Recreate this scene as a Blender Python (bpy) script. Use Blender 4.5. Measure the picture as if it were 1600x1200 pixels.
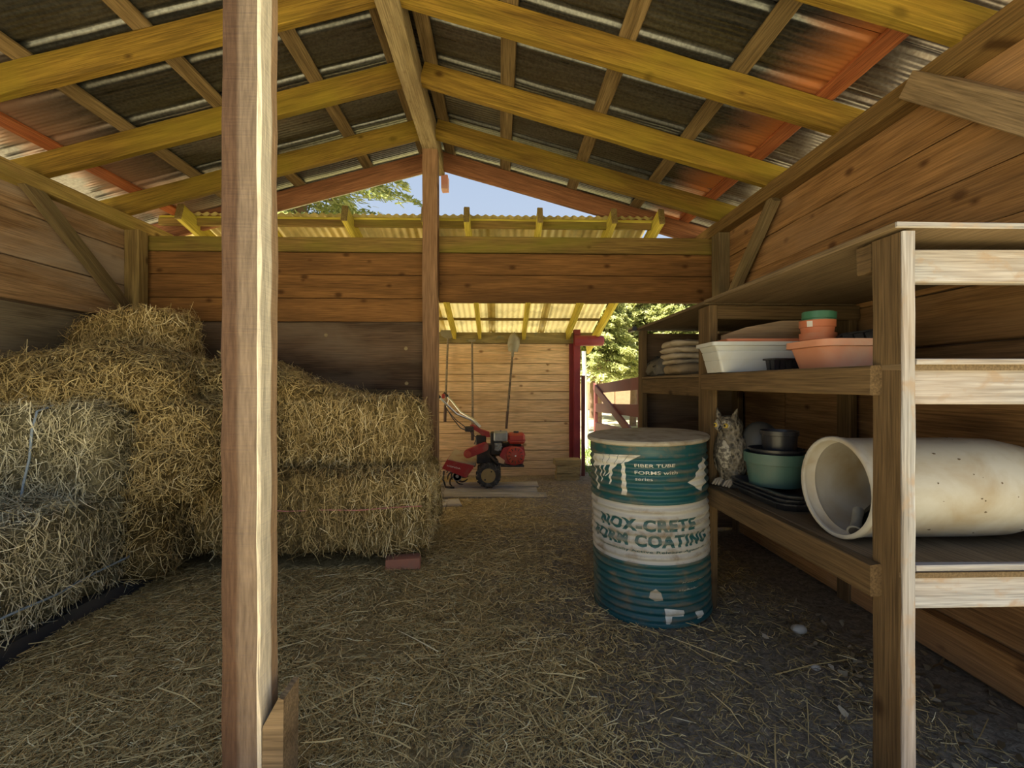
import bpy, bmesh, math, random
import numpy as np
from mathutils import Vector, Matrix, Euler, noise

# ------------------------------------------------------------------ clean start
for o in list(bpy.data.objects):
    bpy.data.objects.remove(o)
S = bpy.context.scene
C = S.collection
random.seed(7)
RNG = np.random.default_rng(7)
pi = math.pi

# ------------------------------------------------------------------ camera
cam_d = bpy.data.cameras.new('camera')
cam_d.sensor_width = 36.0
cam_d.lens = 711 / 1600 * 36.0
cam_d.clip_start = 0.02
cam_d.clip_end = 500
cam = bpy.data.objects.new('camera', cam_d)
C.objects.link(cam)
cam.location = (0, 0, 1.1)
cam.rotation_euler = (pi / 2, 0, -math.atan(20 / 711))
S.camera = cam

# ------------------------------------------------------------------ sky, sun, exposure
wd = bpy.data.worlds.new('sky')
S.world = wd
wd.use_nodes = True
wn = wd.node_tree
wn.nodes.clear()
wo = wn.nodes.new('ShaderNodeOutputWorld')
wb = wn.nodes.new('ShaderNodeBackground')
wt = wn.nodes.new('ShaderNodeTexCoord')
ws = wn.nodes.new('ShaderNodeSeparateXYZ')
wr = wn.nodes.new('ShaderNodeValToRGB')
wr.color_ramp.elements[0].position = 0.0
wr.color_ramp.elements[0].color = (0.72, 0.80, 0.90, 1)
wr.color_ramp.elements[1].position = 0.75
wr.color_ramp.elements[1].color = (0.36, 0.52, 0.80, 1)
wn.links.new(wt.outputs['Generated'], ws.inputs[0])
wn.links.new(ws.outputs['Z'], wr.inputs[0])
wn.links.new(wr.outputs[0], wb.inputs['Color'])
wb.inputs['Strength'].default_value = 0.28
wn.links.new(wb.outputs[0], wo.inputs[0])

sun_d = bpy.data.lights.new('sun', 'SUN')
sun_d.energy = 7.5
sun_d.color = (1.0, 0.93, 0.80)
sun_d.angle = math.radians(1.0)
sun = bpy.data.objects.new('sun', sun_d)
C.objects.link(sun)
sun.location = (-8, -2, 9)
sun.rotation_euler = Vector((0.50, 0.11, -0.86)).to_track_quat('-Z', 'Y').to_euler()

S.view_settings.view_transform = 'Standard'
S.view_settings.look = 'None'
S.view_settings.exposure = 1.75
S.view_settings.gamma = 1.0
S.view_settings.use_curve_mapping = False

# ------------------------------------------------------------------ object helpers
WM = {}


def place(o, M, parent=None):
    """link o with world matrix M under parent"""
    C.objects.link(o)
    if parent is not None:
        o.parent = parent
        o.matrix_basis = WM[parent.name].inverted() @ M
    else:
        o.matrix_basis = M
    WM[o.name] = M.copy()
    return o


def T(x, y, z):
    return Matrix.Translation((x, y, z))


def Rz(a):
    return Matrix.Rotation(a, 4, 'Z')


def Rx(a):
    return Matrix.Rotation(a, 4, 'X')


def Ry(a):
    return Matrix.Rotation(a, 4, 'Y')


def tag(o, label=None, cat=None, group=None, kind=None):
    if label:
        o['label'] = label
    if cat:
        o['category'] = cat
    if group:
        o['group'] = group
    if kind:
        o['kind'] = kind
    return o


def empty(name, M, label=None, cat=None, group=None, kind=None):
    o = bpy.data.objects.new(name, None)
    o.empty_display_size = 0.1
    place(o, M)
    return tag(o, label, cat, group, kind)


class MB:
    """collects shapes into one mesh"""

    def __init__(self):
        self.v = []
        self.f = []

    def add(self, vs, fs, M=None):
        n = len(self.v)
        for p in vs:
            p = Vector(p)
            self.v.append(tuple(M @ p) if M is not None else tuple(p))
        for f in fs:
            self.f.append([i + n for i in f])
        return self

    def box(self, c, d, bev=0.004, M=None, taper=None):
        hx, hy, hz = d[0] / 2, d[1] / 2, d[2] / 2
        b = min(bev, hx * .9, hy * .9, hz * .9)
        vs = []
        idx = {}
        for sx in (-1, 1):
            for sy in (-1, 1):
                for sz in (-1, 1):
                    for ax in range(3):
                        p = [sx * (hx - b), sy * (hy - b), sz * (hz - b)]
                        p[ax] = (sx * hx, sy * hy, sz * hz)[ax]
                        if taper and sz < 0:
                            p[0] *= taper[0]
                            p[1] *= taper[1]
                        idx[(sx, sy, sz, ax)] = len(vs)
                        vs.append((p[0] + c[0], p[1] + c[1], p[2] + c[2]))
        fs = []
        sg = (-1, 1)
        for ax in range(3):
            a, b2 = [k for k in range(3) if k != ax]
            for s in sg:
                q = []
                for (u, w) in ((-1, -1), (1, -1), (1, 1), (-1, 1)):
                    k = [0, 0, 0]
                    k[ax] = s
                    k[a] = u
                    k[b2] = w
                    q.append(idx[(k[0], k[1], k[2], ax)])
                if (s > 0) == (ax == 1):
                    q.reverse()
                fs.append(q)
        for ax in range(3):           # edges running along ax
            a, b2 = [k for k in range(3) if k != ax]
            for u in sg:
                for w in sg:
                    def key(e, which):
                        k = [0, 0, 0]
                        k[ax] = e
                        k[a] = u
                        k[b2] = w
                        return idx[(k[0], k[1], k[2], which)]
                    q = [key(-1, a), key(1, a), key(1, b2), key(-1, b2)]
                    if (u * w > 0) == (ax != 1):
                        q.reverse()
                    fs.append(q)
        for sx in sg:
            for sy in sg:
                for sz in sg:
                    q = [idx[(sx, sy, sz, 0)], idx[(sx, sy, sz, 1)], idx[(sx, sy, sz, 2)]]
                    if sx * sy * sz < 0:
                        q.reverse()
                    fs.append(q)
        return self.add(vs, fs, M)

    def tube(self, pts, r, n=8, caps=True, M=None):
        pts = [Vector(p) for p in pts]
        rs = r if isinstance(r, (list, tuple)) else [r] * len(pts)
        vs, fs = [], []
        up = None
        for i, p in enumerate(pts):
            t = (pts[min(i + 1, len(pts) - 1)] - pts[max(i - 1, 0)]).normalized()
            if up is None:
                up = Vector((0, 0, 1)) if abs(t.z) < .9 else Vector((1, 0, 0))
            a = t.cross(up)
            if a.length < 1e-5:
                a = t.orthogonal()
            a.normalize()
            b = a.cross(t).normalized()
            up = b
            for k in range(n):
                q = 2 * pi * k / n
                vs.append(p + (a * math.cos(q) + b * math.sin(q)) * rs[i])
        for i in range(len(pts) - 1):
            for k in range(n):
                k2 = (k + 1) % n
                fs.append([i * n + k2, i * n + k, (i + 1) * n + k, (i + 1) * n + k2])
        if caps:
            fs.append(list(range(n)))
            fs.append([(len(pts) - 1) * n + k for k in reversed(range(n))])
        return self.add(vs, fs, M)

    def lathe(self, prof, n=32, M=None, close=False):
        """prof: list of (r, z) revolved about local Z"""
        vs, fs = [], []
        m = len(prof)
        for (r, z) in prof:
            for k in range(n):
                q = 2 * pi * k / n
                vs.append((r * math.cos(q), r * math.sin(q), z))
        rng = m if close else m - 1
        for i in range(rng):
            j = (i + 1) % m
            for k in range(n):
                k2 = (k + 1) % n
                fs.append([i * n + k, i * n + k2, j * n + k2, j * n + k])
        return self.add(vs, fs, M)

    def prism(self, poly, h0, h1, M=None):
        """poly in local XZ, extruded along local Y from h0 to h1"""
        n = len(poly)
        vs = [(x, h0, z) for x, z in poly] + [(x, h1, z) for x, z in poly]
        fs = [list(range(n)), [n + k for k in reversed(range(n))]]
        for k in range(n):
            k2 = (k + 1) % n
            fs.append([k2, k, n + k, n + k2])
        return self.add(vs, fs, M)

    def ball(self, c, r, n=12, m=8, M=None):
        r3 = r if isinstance(r, (list, tuple)) else (r, r, r)
        vs, fs = [], []
        for i in range(m + 1):
            a = pi * i / m
            for k in range(n):
                q = 2 * pi * k / n
                vs.append((c[0] + r3[0] * math.sin(a) * math.cos(q), c[1] + r3[1] * math.sin(a) * math.sin(q), c[2] + r3[2] * math.cos(a)))
        for i in range(m):
            for k in range(n):
                k2 = (k + 1) % n
                fs.append([i * n + k, (i + 1) * n + k, (i + 1) * n + k2, i * n + k2])
        return self.add(vs, fs, M)

    def mesh(self, name, mat, smooth=None):
        me = bpy.data.meshes.new(name)
        me.from_pydata(self.v, [], self.f)
        if mat is not None:
            me.materials.append(mat)
        bm = bmesh.new()
        bm.from_mesh(me)
        bmesh.ops.remove_doubles(bm, verts=bm.verts, dist=1e-5)
        bmesh.ops.recalc_face_normals(bm, faces=bm.faces)
        bm.to_mesh(me)
        bm.free()
        if smooth is not None:
            me.polygons.foreach_set('use_smooth', [True] * len(me.polygons))
            me.set_sharp_from_angle(angle=math.radians(smooth))
        me.update()
        return me

    def build(self, name, mat, parent=None, M=None, smooth=None):
        """local coordinates are the parent's when M is not given"""
        me = self.mesh(name, mat, smooth)
        o = bpy.data.objects.new(name, me)
        if M is None:
            M = WM[parent.name] if parent is not None else Matrix.Identity(4)
        return place(o, M, parent)


def board(name, p0, p1, w, t, mat, parent=None, up=(0, 0, 1), seg=None, jit=0.0015, bev=0.004):
    """a sawn board from p0 to p1 (centre line); w along up, t across; local X is the grain"""
    p0, p1 = Vector(p0), Vector(p1)
    ax = (p1 - p0)
    L = ax.length
    ax.normalize()
    upv = Vector(up)
    upv = (upv - ax * upv.dot(ax)).normalized()
    sd = upv.cross(ax).normalized()
    M = Matrix((ax, sd, upv)).transposed().to_4x4()
    M.translation = (p0 + p1) / 2
    n = seg or max(2, min(10, int(L / .25)))
    hy, hz = t / 2, w / 2
    b = min(bev, hy * .6, hz * .6)
    ring = [(-hy + b, -hz), (hy - b, -hz), (hy, -hz + b), (hy, hz - b), (hy - b, hz), (-hy + b, hz), (-hy, hz - b), (-hy, -hz + b)]
    vs, fs = [], []
    for i in range(n + 1):
        x = -L / 2 + L * i / n
        for (y, z) in ring:
            vs.append((x, y + random.uniform(-jit, jit), z + random.uniform(-jit, jit) * 1.5))
    for i in range(n):
        for k in range(8):
            k2 = (k + 1) % 8
            fs.append([i * 8 + k2, i * 8 + k, (i + 1) * 8 + k, (i + 1) * 8 + k2])
    fs.append(list(range(8)))
    fs.append([n * 8 + k for k in reversed(range(8))])
    mb = MB()
    mb.add(vs, fs)
    return mb.build(name, mat, parent, M)


def fast_mesh(name, verts, quads, mat, tint=None):
    me = bpy.data.meshes.new(name)
    nv, nf = len(verts), len(quads)
    me.vertices.add(nv)
    me.vertices.foreach_set('co', np.ascontiguousarray(verts, dtype=np.float32).ravel())
    me.loops.add(nf * 4)
    me.loops.foreach_set('vertex_index', np.ascontiguousarray(quads, dtype=np.int32).ravel())
    me.polygons.add(nf)
    me.polygons.foreach_set('loop_start', np.arange(0, nf * 4, 4, dtype=np.int32))
    me.polygons.foreach_set('loop_total', np.full(nf, 4, dtype=np.int32))
    me.update(calc_edges=True)
    if tint is not None:
        a = me.attributes.new('tint', 'FLOAT', 'POINT')
        a.data.foreach_set('value', np.ascontiguousarray(tint, dtype=np.float32))
    me.materials.append(mat)
    return me


def ribbons(P0, Td, Nn, Ln, Wd, bend, lift, tint):
    """bent flat stalks: three cross sections each, returns verts, quads, tint"""
    N = len(P0)
    Td = Td / np.maximum(np.linalg.norm(Td, axis=1, keepdims=True), 1e-6)
    B = np.cross(Td, Nn)
    B /= np.maximum(np.linalg.norm(B, axis=1, keepdims=True), 1e-6)
    N2 = np.cross(B, Td)
    ph = RNG.uniform(-.9, .9, (N, 1))
    wv = (np.cos(ph) * B + np.sin(ph) * N2) * (Wd / 2)[:, None]
    V = np.zeros((N, 6, 3))
    for k, s in enumerate((0., .5, 1.)):
        c = P0 + Td * (Ln * (s - .5))[:, None] + B * (bend * (1 - (2 * s - 1) ** 2))[:, None] + Nn * (lift * (s - .3))[:, None]
        tw = 1.0 if k < 2 else .45
        V[:, 2 * k] = c - wv * tw
        V[:, 2 * k + 1] = c + wv * tw
    base = (np.arange(N) * 6)[:, None]
    Q = np.concatenate([base + np.array([[0, 1, 3, 2]]), base + np.array([[2, 3, 5, 4]])], axis=1).reshape(-1, 4)
    return V.reshape(-1, 3), Q, np.repeat(tint, 6)


# ------------------------------------------------------------------ materials
class NT:
    def __init__(self, name, rough=.8, metal=0., spec=.3):
        self.m = bpy.data.materials.new(name)
        self.m.use_nodes = True
        self.t = self.m.node_tree
        self.b = self.t.nodes['Principled BSDF']
        self.b.inputs['Roughness'].default_value = rough
        self.b.inputs['Metallic'].default_value = metal
        self.b.inputs['Specular IOR Level'].default_value = spec

    def n(self, kind, **kw):
        x = self.t.nodes.new('ShaderNode' + kind)
        for k, v in kw.items():
            setattr(x, k, v)
        return x

    def l(self, a, b):
        self.t.links.new(a, b)

    def coords(self, scale, rnd=True, kind='Object'):
        tc = self.n('TexCoord')
        mp = self.n('Mapping')
        mp.inputs['Scale'].default_value = scale
        self.l(tc.outputs[kind], mp.inputs['Vector'])
        if rnd:
            oi = self.n('ObjectInfo')
            cx = self.n('CombineXYZ')
            for k, mul in enumerate((37., 53., 71.)):
                ma = self.n('Math', operation='MULTIPLY')
                ma.inputs[1].default_value = mul
                self.l(oi.outputs['Random'], ma.inputs[0])
                self.l(ma.outputs[0], cx.inputs[k])
            self.l(cx.outputs[0], mp.inputs['Location'])
        return mp.outputs[0]

    def noise(self, vec, scale, detail=4., dist=0., rough=.55):
        x = self.n('TexNoise')
        x.inputs['Scale'].default_value = scale
        x.inputs['Detail'].default_value = detail
        x.inputs['Distortion'].default_value = dist
        x.inputs['Roughness'].default_value = rough
        self.l(vec, x.inputs['Vector'])
        return x.outputs['Fac']

    def ramp(self, fac, stops):
        x = self.n('ValToRGB')
        e = x.color_ramp.elements
        while len(e) < len(stops):
            e.new(.5)
        for k, (p, c) in enumerate(stops):
            e[k].position = p
            e[k].color = (c[0], c[1], c[2], 1) if not isinstance(c, (int, float)) else (c, c, c, 1)
        self.l(fac, x.inputs[0])
        return x.outputs[0]

    def mix(self, fac, a, b, mode='MIX'):
        x = self.n('Mix', data_type='RGBA', blend_type=mode)
        for sock, v in ((x.inputs[0], fac), (x.inputs[6], a), (x.inputs[7], b)):
            if hasattr(v, 'is_output'):
                self.l(v, sock)
            elif isinstance(v, (int, float)):
                sock.default_value = v
            else:
                sock.default_value = (v[0], v[1], v[2], 1)
        return x.outputs[2]

    def math(self, op, a, b=None, clamp=False):
        x = self.n('Math', operation=op, use_clamp=clamp)
        for sock, v in ((x.inputs[0], a), (x.inputs[1], b)):
            if v is None:
                continue
            if hasattr(v, 'is_output'):
                self.l(v, sock)
            else:
                sock.default_value = v
        return x.outputs[0]

    def color(self, c):
        self.l(c, self.b.inputs['Base Color'])

    def bump(self, h, strength=.3, dist=.01):
        x = self.n('Bump')
        x.inputs['Strength'].default_value = strength
        x.inputs['Distance'].default_value = dist
        self.l(h, x.inputs['Height'])
        self.l(x.outputs[0], self.b.inputs['Normal'])


def wood(name, light, dark, stain=None, stain_amt=.5, knots=.25, gscale=1., rough=.85, vary=.35, saw=0., speck=None):
    """sawn timber, grain along local X"""
    w = NT(name, rough, spec=.2)
    v = w.coords((.9 * gscale, 11 * gscale, 11 * gscale))
    g = w.noise(v, 1.0, 6., 1.2)
    vf = w.coords((5, 170, 170))
    gf = w.noise(vf, 1.0, 3., .3)
    col = w.ramp(g, [(.30, dark), (.68, light)])
    gf2 = w.ramp(gf, [(.32, .55), (.68, 1.18)])
    col = w.mix(1.0, col, gf2, 'MULTIPLY')
    if knots:
        vk = w.coords((4.2, 6.5, 6.5))
        sk = w.n('SeparateXYZ')
        ck = w.n('CombineXYZ')
        w.l(vk, sk.inputs[0])
        w.l(sk.outputs['X'], ck.inputs[0])
        w.l(sk.outputs['Z'], ck.inputs[1])
        vo = w.n('TexVoronoi', voronoi_dimensions='2D')
        vo.inputs['Scale'].default_value = 1.0
        w.l(ck.outputs[0], vo.inputs['Vector'])
        sep = w.n('SeparateColor')
        w.l(vo.outputs['Color'], sep.inputs[0])
        kn = w.noise(w.coords((30, 60, 60)), 1., 3.)
        dd = w.math('ADD', vo.outputs['Distance'], w.math('MULTIPLY', sep.outputs[1], .085))
        dd = w.math('ADD', dd, w.math('MULTIPLY', kn, .05))
        d = w.ramp(dd, [(.10, 1.), (.145, .6), (.215, 0.)])
        sel = w.math('LESS_THAN', sep.outputs[0], knots * .9)
        kf = w.math('MULTIPLY', d, sel)
        kf = w.math('MULTIPLY', kf, .85)
        col = w.mix(kf, col, (dark[0] * .35, dark[1] * .28, dark[2] * .25))
    if stain:
        vs = w.coords((1.0, 3.0, 3.0))
        s = w.noise(vs, 1.3, 4., .4)
        sf = w.ramp(s, [(.42, 0.), (.68, stain_amt)])
        col = w.mix(sf, col, stain)
    if speck:
        vp = w.coords((9, 16, 16))
        s = w.noise(vp, 1.5, 5., .3)
        sf = w.ramp(s, [(.55, 0.), (.68, .8)])
        col = w.mix(sf, col, speck)
    oi = w.n('ObjectInfo')
    hv = w.n('HueSaturation')
    mr = w.n('MapRange')
    mr.inputs['To Min'].default_value = 1 - vary * .6
    mr.inputs['To Max'].default_value = 1 + vary * .6
    w.l(oi.outputs['Random'], mr.inputs[0])
    w.l(mr.outputs[0], hv.inputs['Value'])
    w.l(col, hv.inputs['Color'])
    w.color(hv.outputs[0])
    h = gf
    if saw:
        vb = w.coords((160, 4, 4))
        sb = w.noise(vb, 1.0, 2.)
        h = w.math('ADD', gf, w.math('MULTIPLY', sb, saw))
    w.bump(h, .45, .004)
    return w.m


def plain(name, col, rough=.6, metal=0., spec=.4, dirt=None, dscale=6., damt=.5, bump=0., lo=.48, hi=.68):
    w = NT(name, rough, metal, spec)
    v = w.coords((1, 1, 1))
    if dirt:
        s = w.noise(v, dscale, 6., .4)
        sf = w.ramp(s, [(lo, 0.), (hi, damt)])
        w.color(w.mix(sf, col, dirt))
    else:
        s = w.noise(v, dscale, 3.)
        sf = w.ramp(s, [(.3, .85), (.7, 1.1)])
        w.color(w.mix(1., col, sf, 'MULTIPLY'))
    if bump:
        w.bump(w.noise(v, dscale * 6, 4.), bump, .01)
    return w.m


M = {}
M['rafter'] = wood('algae_stained_rafter', (.31, .19, .03), (.14, .08, .014), stain=(.25, .19, .018), stain_amt=.6, knots=.12, vary=.3)
M['purlin'] = wood('purlin_wood', (.30, .21, .10), (.13, .085, .035), knots=.1)
M['purlin_red'] = wood('red_stained_purlin', (.50, .17, .06), (.30, .085, .03), knots=.1)
M['barge'] = wood('red_brown_barge', (.37, .165, .08), (.22, .09, .042), knots=.12)
M['ridge'] = wood('pale_ridge_wood', (.46, .36, .20), (.27, .20, .095), stain=(.24, .16, .08), stain_amt=.6, knots=.15, speck=(.2, .14, .07))
M['plate'] = wood('plate_wood', (.42, .30, .10), (.22, .14, .045), stain=(.36, .30, .07), stain_amt=.6, knots=.15)
M['plate_brown'] = wood('brown_plate_wood', (.23, .14, .05), (.14, .085, .03), knots=.15)
M['plate_green'] = wood('green_stained_plate', (.27, .175, .05), (.15, .09, .03), stain=(.16, .15, .018), stain_amt=.75, knots=.1)
M['boards_back'] = wood('warm_cedar_board', (.29, .14, .045), (.165, .078, .025), stain=(.10, .05, .02), stain_amt=.5, knots=.42, vary=.25)
M['boards_left'] = wood('weathered_cedar_board', (.42, .27, .15), (.20, .115, .055), stain=(.44, .36, .29), stain_amt=.75, knots=.3, vary=.3)
M['boards_right'] = wood('brown_cedar_board', (.40, .215, .085), (.23, .12, .045), stain=(.36, .23, .13), stain_amt=.4, knots=.35, vary=.25)
M['ply_dark'] = wood('dark_stained_plywood', (.16, .10, .06), (.06, .038, .023), stain=(.22, .165, .115), stain_amt=.6, knots=0, gscale=.5, vary=.1)
M['ply_grey'] = wood('grey_stained_plywood', (.24, .195, .135), (.12, .095, .065), stain=(.30, .26, .20), stain_amt=.5, knots=.06, gscale=.5, vary=.1)
M['post_king'] = wood('brown_king_post', (.34, .20, .11), (.21, .115, .06), knots=.15, vary=.1)
M['brace'] = wood('dark_brace_wood', (.26, .185, .095), (.13, .09, .045), stain=(.15, .13, .06), knots=.1)
M['brace_pale'] = wood('pale_brace_wood', (.36, .26, .15), (.20, .14, .08), knots=.1)
M['post_old'] = wood('weathered_corner_post', (.38, .27, .11), (.15, .10, .04), stain=(.12, .08, .03), stain_amt=.7, knots=.1)
M['shelf_wood'] = wood('shelf_timber', (.155, .10, .048), (.095, .06, .028), knots=.25, vary=.25)
M['shelf_lit'] = wood('sky_lit_timber', (.45, .45, .47), (.30, .285, .275), stain=(.44, .28, .15), stain_amt=.35, knots=.22, vary=.1, speck=(.36, .27, .2))  # same shelf timber, with the skylight on its end faces painted in
M['shelf_ply'] = wood('shelf_plywood', (.22, .155, .088), (.13, .09, .05), stain=(.16, .11, .06), stain_amt=.5, knots=.05, gscale=.6, vary=.15)
M['ply_grain'] = wood('grained_wall_plywood', (.34, .195, .09), (.15, .08, .036), knots=.12, gscale=.8, vary=.2)
M['far_plank'] = wood('honey_pine_plank', (.86, .62, .37), (.68, .44, .23), knots=.12, vary=.16, gscale=.9)
M['grey_plank'] = wood('grey_weathered_plank', (.56, .52, .46), (.30, .27, .23), stain=(.22, .18, .12), stain_amt=.6, knots=.1, vary=.25)
M['ledger'] = wood('lichen_ledger', (.42, .34, .16), (.25, .19, .08), speck=(.20, .20, .13), knots=0)
M['lean_rafter'] = wood('yellow_green_rafter', (.66, .55, .09), (.46, .36, .05), knots=.05, vary=.2)
M['lean_tail'] = wood('brown_green_rafter_tail', (.30, .22, .08), (.18, .12, .04), knots=.05, vary=.3)
M['red_paint'] = plain('barn_red_paint', (.20, .022, .03), .6, dirt=(.11, .018, .02), dscale=5, damt=.6)
M['gate_red'] = plain('gate_red_brown_paint', (.15, .038, .03), .65, dirt=(.09, .03, .025), dscale=4, damt=.6)
M['pink_end'] = plain('faded_red_beam_end', (.55, .25, .21), .7, dirt=(.6, .4, .33), dscale=12, damt=.6)
M['block'] = wood('split_firewood', (.50, .38, .18), (.30, .21, .09), knots=0)


# rough sawn post: broad bands of darker heartwood and a lit edge painted pale
def post_material():
    w = NT('rough_sawn_post', .9, spec=.15)
    tc = w.n('TexCoord')
    sp = w.n('SeparateXYZ')
    w.l(tc.outputs['Object'], sp.inputs[0])
    v = w.coords((.5, 14, 14), rnd=False)
    g = w.noise(v, 1., 5., .6)
    vf = w.coords((14, 150, 150), rnd=False)
    gf = w.noise(vf, 1., 4., .2)
    wob = w.math('MULTIPLY', w.math('SUBTRACT', w.noise(w.coords((2.2, 0, 0), rnd=False), 1., 3.), .5), .016)
    # local Y across the face (+Y is the right side), local Z away from the doorway
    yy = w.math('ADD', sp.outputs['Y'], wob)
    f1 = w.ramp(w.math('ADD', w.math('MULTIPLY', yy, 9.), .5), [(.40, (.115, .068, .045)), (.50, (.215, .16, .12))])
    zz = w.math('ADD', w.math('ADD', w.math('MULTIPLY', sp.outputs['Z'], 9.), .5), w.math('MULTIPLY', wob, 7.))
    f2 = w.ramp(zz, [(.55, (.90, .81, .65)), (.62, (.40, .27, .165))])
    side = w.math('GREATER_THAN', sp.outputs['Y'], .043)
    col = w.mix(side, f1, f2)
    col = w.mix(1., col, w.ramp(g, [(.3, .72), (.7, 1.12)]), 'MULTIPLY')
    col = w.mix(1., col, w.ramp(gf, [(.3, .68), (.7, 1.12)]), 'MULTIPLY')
    w.color(col)
    w.bump(w.math('ADD', gf, w.noise(w.coords((120, 6, 6), rnd=False), 1., 2.)), .6, .004)
    return w.m


M['post'] = post_material()


def sheet_material(name, base, rust, glow_x):  # rust: orange colour of the painted purlin bounce
    """galvanised corrugated sheet: spangle, grime streaks; purlin bounce painted in towards the eave end (local X)"""
    w = NT(name, .34, .85, .5)
    v = w.coords((2, 26, 1))
    s = w.noise(v, 1., 5., .3)
    sp = w.noise(w.coords((1, 1, 1)), 60., 3.)
    c = w.ramp(s, [(.3, tuple(k * .62 for k in base)), (.7, tuple(k * 1.25 for k in base))])
    c = w.mix(1., c, w.ramp(sp, [(.35, .75), (.65, 1.25)]), 'MULTIPLY')
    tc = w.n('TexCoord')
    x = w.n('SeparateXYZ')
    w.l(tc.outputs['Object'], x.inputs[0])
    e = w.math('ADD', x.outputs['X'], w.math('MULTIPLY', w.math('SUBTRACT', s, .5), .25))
    glow_f = w.ramp(w.math('MULTIPLY', e, .4), [(glow_x[0] * .4, 0.), (glow_x[1] * .4, .9), (glow_x[2] * .4, .9), (glow_x[3] * .4, .1)])
    c = w.mix(glow_f, c, rust)  # orange light bounced off the red purlin, painted into the sheet colour
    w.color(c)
    w.l(w.math('SUBTRACT', .85, w.math('MULTIPLY', glow_f, .7)), w.b.inputs['Metallic'])
    w.l(w.ramp(s, [(.3, .26), (.7, .46)]), w.b.inputs['Roughness'])
    return w.m


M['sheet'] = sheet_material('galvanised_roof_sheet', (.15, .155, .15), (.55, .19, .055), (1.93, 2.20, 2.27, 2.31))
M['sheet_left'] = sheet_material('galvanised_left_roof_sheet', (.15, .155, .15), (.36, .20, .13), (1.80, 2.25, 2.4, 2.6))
M['lean_sheet'] = plain('yellowed_fibreglass_sheet', (.74, .62, .26), .5, .0, .4, dirt=(.40, .33, .12), dscale=3, damt=.8)


def see_through(m, amt):
    nt = m.node_tree
    tr = nt.nodes.new('ShaderNodeBsdfTranslucent')
    mx = nt.nodes.new('ShaderNodeMixShader')
    mx.inputs[0].default_value = amt
    b = nt.nodes['Principled BSDF']
    nt.links.new(b.inputs['Base Color'].links[0].from_socket, tr.inputs['Color'])
    nt.links.new(b.outputs[0], mx.inputs[1])
    nt.links.new(tr.outputs[0], mx.inputs[2])
    nt.links.new(mx.outputs[0], nt.nodes['Material Output'].inputs['Surface'])


see_through(M['lean_sheet'], .13)


def straw_mat(name, stops, trans=.25):
    w = NT(name, .65, spec=.25)
    a = w.n('Attribute')
    a.attribute_name = 'tint'
    c = w.ramp(a.outputs['Fac'], stops)
    w.color(c)
    return w.m


M['straw_gold'] = straw_mat('golden_straw', [(0., (.12, .085, .036)), (.35, (.50, .36, .145)), (.75, (.78, .61, .29)), (1., (.92, .82, .52))])
M['straw_grey'] = straw_mat('grey_green_hay', [(0., (.12, .105, .06)), (.35, (.44, .39, .24)), (.75, (.72, .66, .44)), (1., (.92, .88, .68))])
M['straw_brown'] = straw_mat('brown_hay', [(0., (.09, .065, .028)), (.35, (.36, .265, .11)), (.75, (.60, .48, .23)), (1., (.82, .71, .43))])


def hay_body(name, a, b):
    w = NT(name, .95, spec=.05)
    v = w.coords((1, 1, 1))
    n1 = w.noise(v, 22., 8., 1.5, .75)
    n2 = w.noise(v, 4., 3.)
    c = w.ramp(n1, [(.32, a), (.66, b)])
    c = w.mix(1., c, w.ramp(n2, [(.3, .65), (.7, 1.1)]), 'MULTIPLY')
    w.color(c)
    w.bump(n1, 1., .03)
    return w.m


M['hay_gold'] = hay_body('golden_hay_mass', (.07, .048, .018), (.48, .35, .14))
M['hay_grey'] = hay_body('grey_hay_mass', (.07, .06, .033), (.44, .39, .23))
M['hay_brown'] = hay_body('brown_hay_mass', (.05, .036, .015), (.29, .21, .085))
M['twine_blue'] = plain('blue_baling_twine', (.27, .34, .42), .6)
M['twine_pink'] = plain('pink_baling_twine', (.50, .20, .17), .6)


def ground_material():
    w = NT('dirt_and_chaff_floor', .95, spec=.1)
    v = w.coords((1, 1, 1), rnd=False)
    big = w.noise(v, 1.6, 4., .5)
    fine = w.noise(v, 34., 8., 1.0, .7)
    dirt = w.ramp(fine, [(.3, (.09, .074, .056)), (.7, (.37, .315, .245))])
    chaff = w.ramp(fine, [(.3, (.15, .108, .046)), (.7, (.58, .44, .21))])
    sp = w.n('SeparateXYZ')
    w.l(v, sp.inputs[0])
    k = w.math('ADD', w.math('MULTIPLY', sp.outputs['X'], -.55), w.math('MULTIPLY', big, 1.2))
    f = w.ramp(k, [(.30, 0.), (.85, 1.)])
    c = w.mix(f, dirt, chaff)
    # outdoors: trodden earth turning to turf
    w.color(c)
    w.bump(fine, .8, .03)
    return w.m


M['floor'] = ground_material()


def turf():
    w = NT('dry_turf', .95, spec=.05)
    v = w.coords((1, 1, 1), rnd=False)
    a = w.noise(v, .5, 4.)
    b = w.noise(v, 9., 6.)
    c = w.ramp(a, [(.40, (.54, .47, .31)), (.62, (.46, .42, .24))])
    c = w.mix(1., c, w.ramp(b, [(.3, .7), (.7, 1.25)]), 'MULTIPLY')
    w.color(c)
    return w.m


M['turf'] = turf()
M['grass'] = straw_mat('green_grass', [(0., (.06, .12, .02)), (1., (.26, .38, .07))])
M['needle'] = straw_mat('conifer_needles', [(0., (.09, .12, .034)), (.5, (.30, .34, .10)), (1., (.60, .60, .26))])
see_through(M['needle'], .4)
M['bark'] = plain('conifer_bark', (.19, .12, .075), .95, dirt=(.09, .06, .04), dscale=14)

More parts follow.
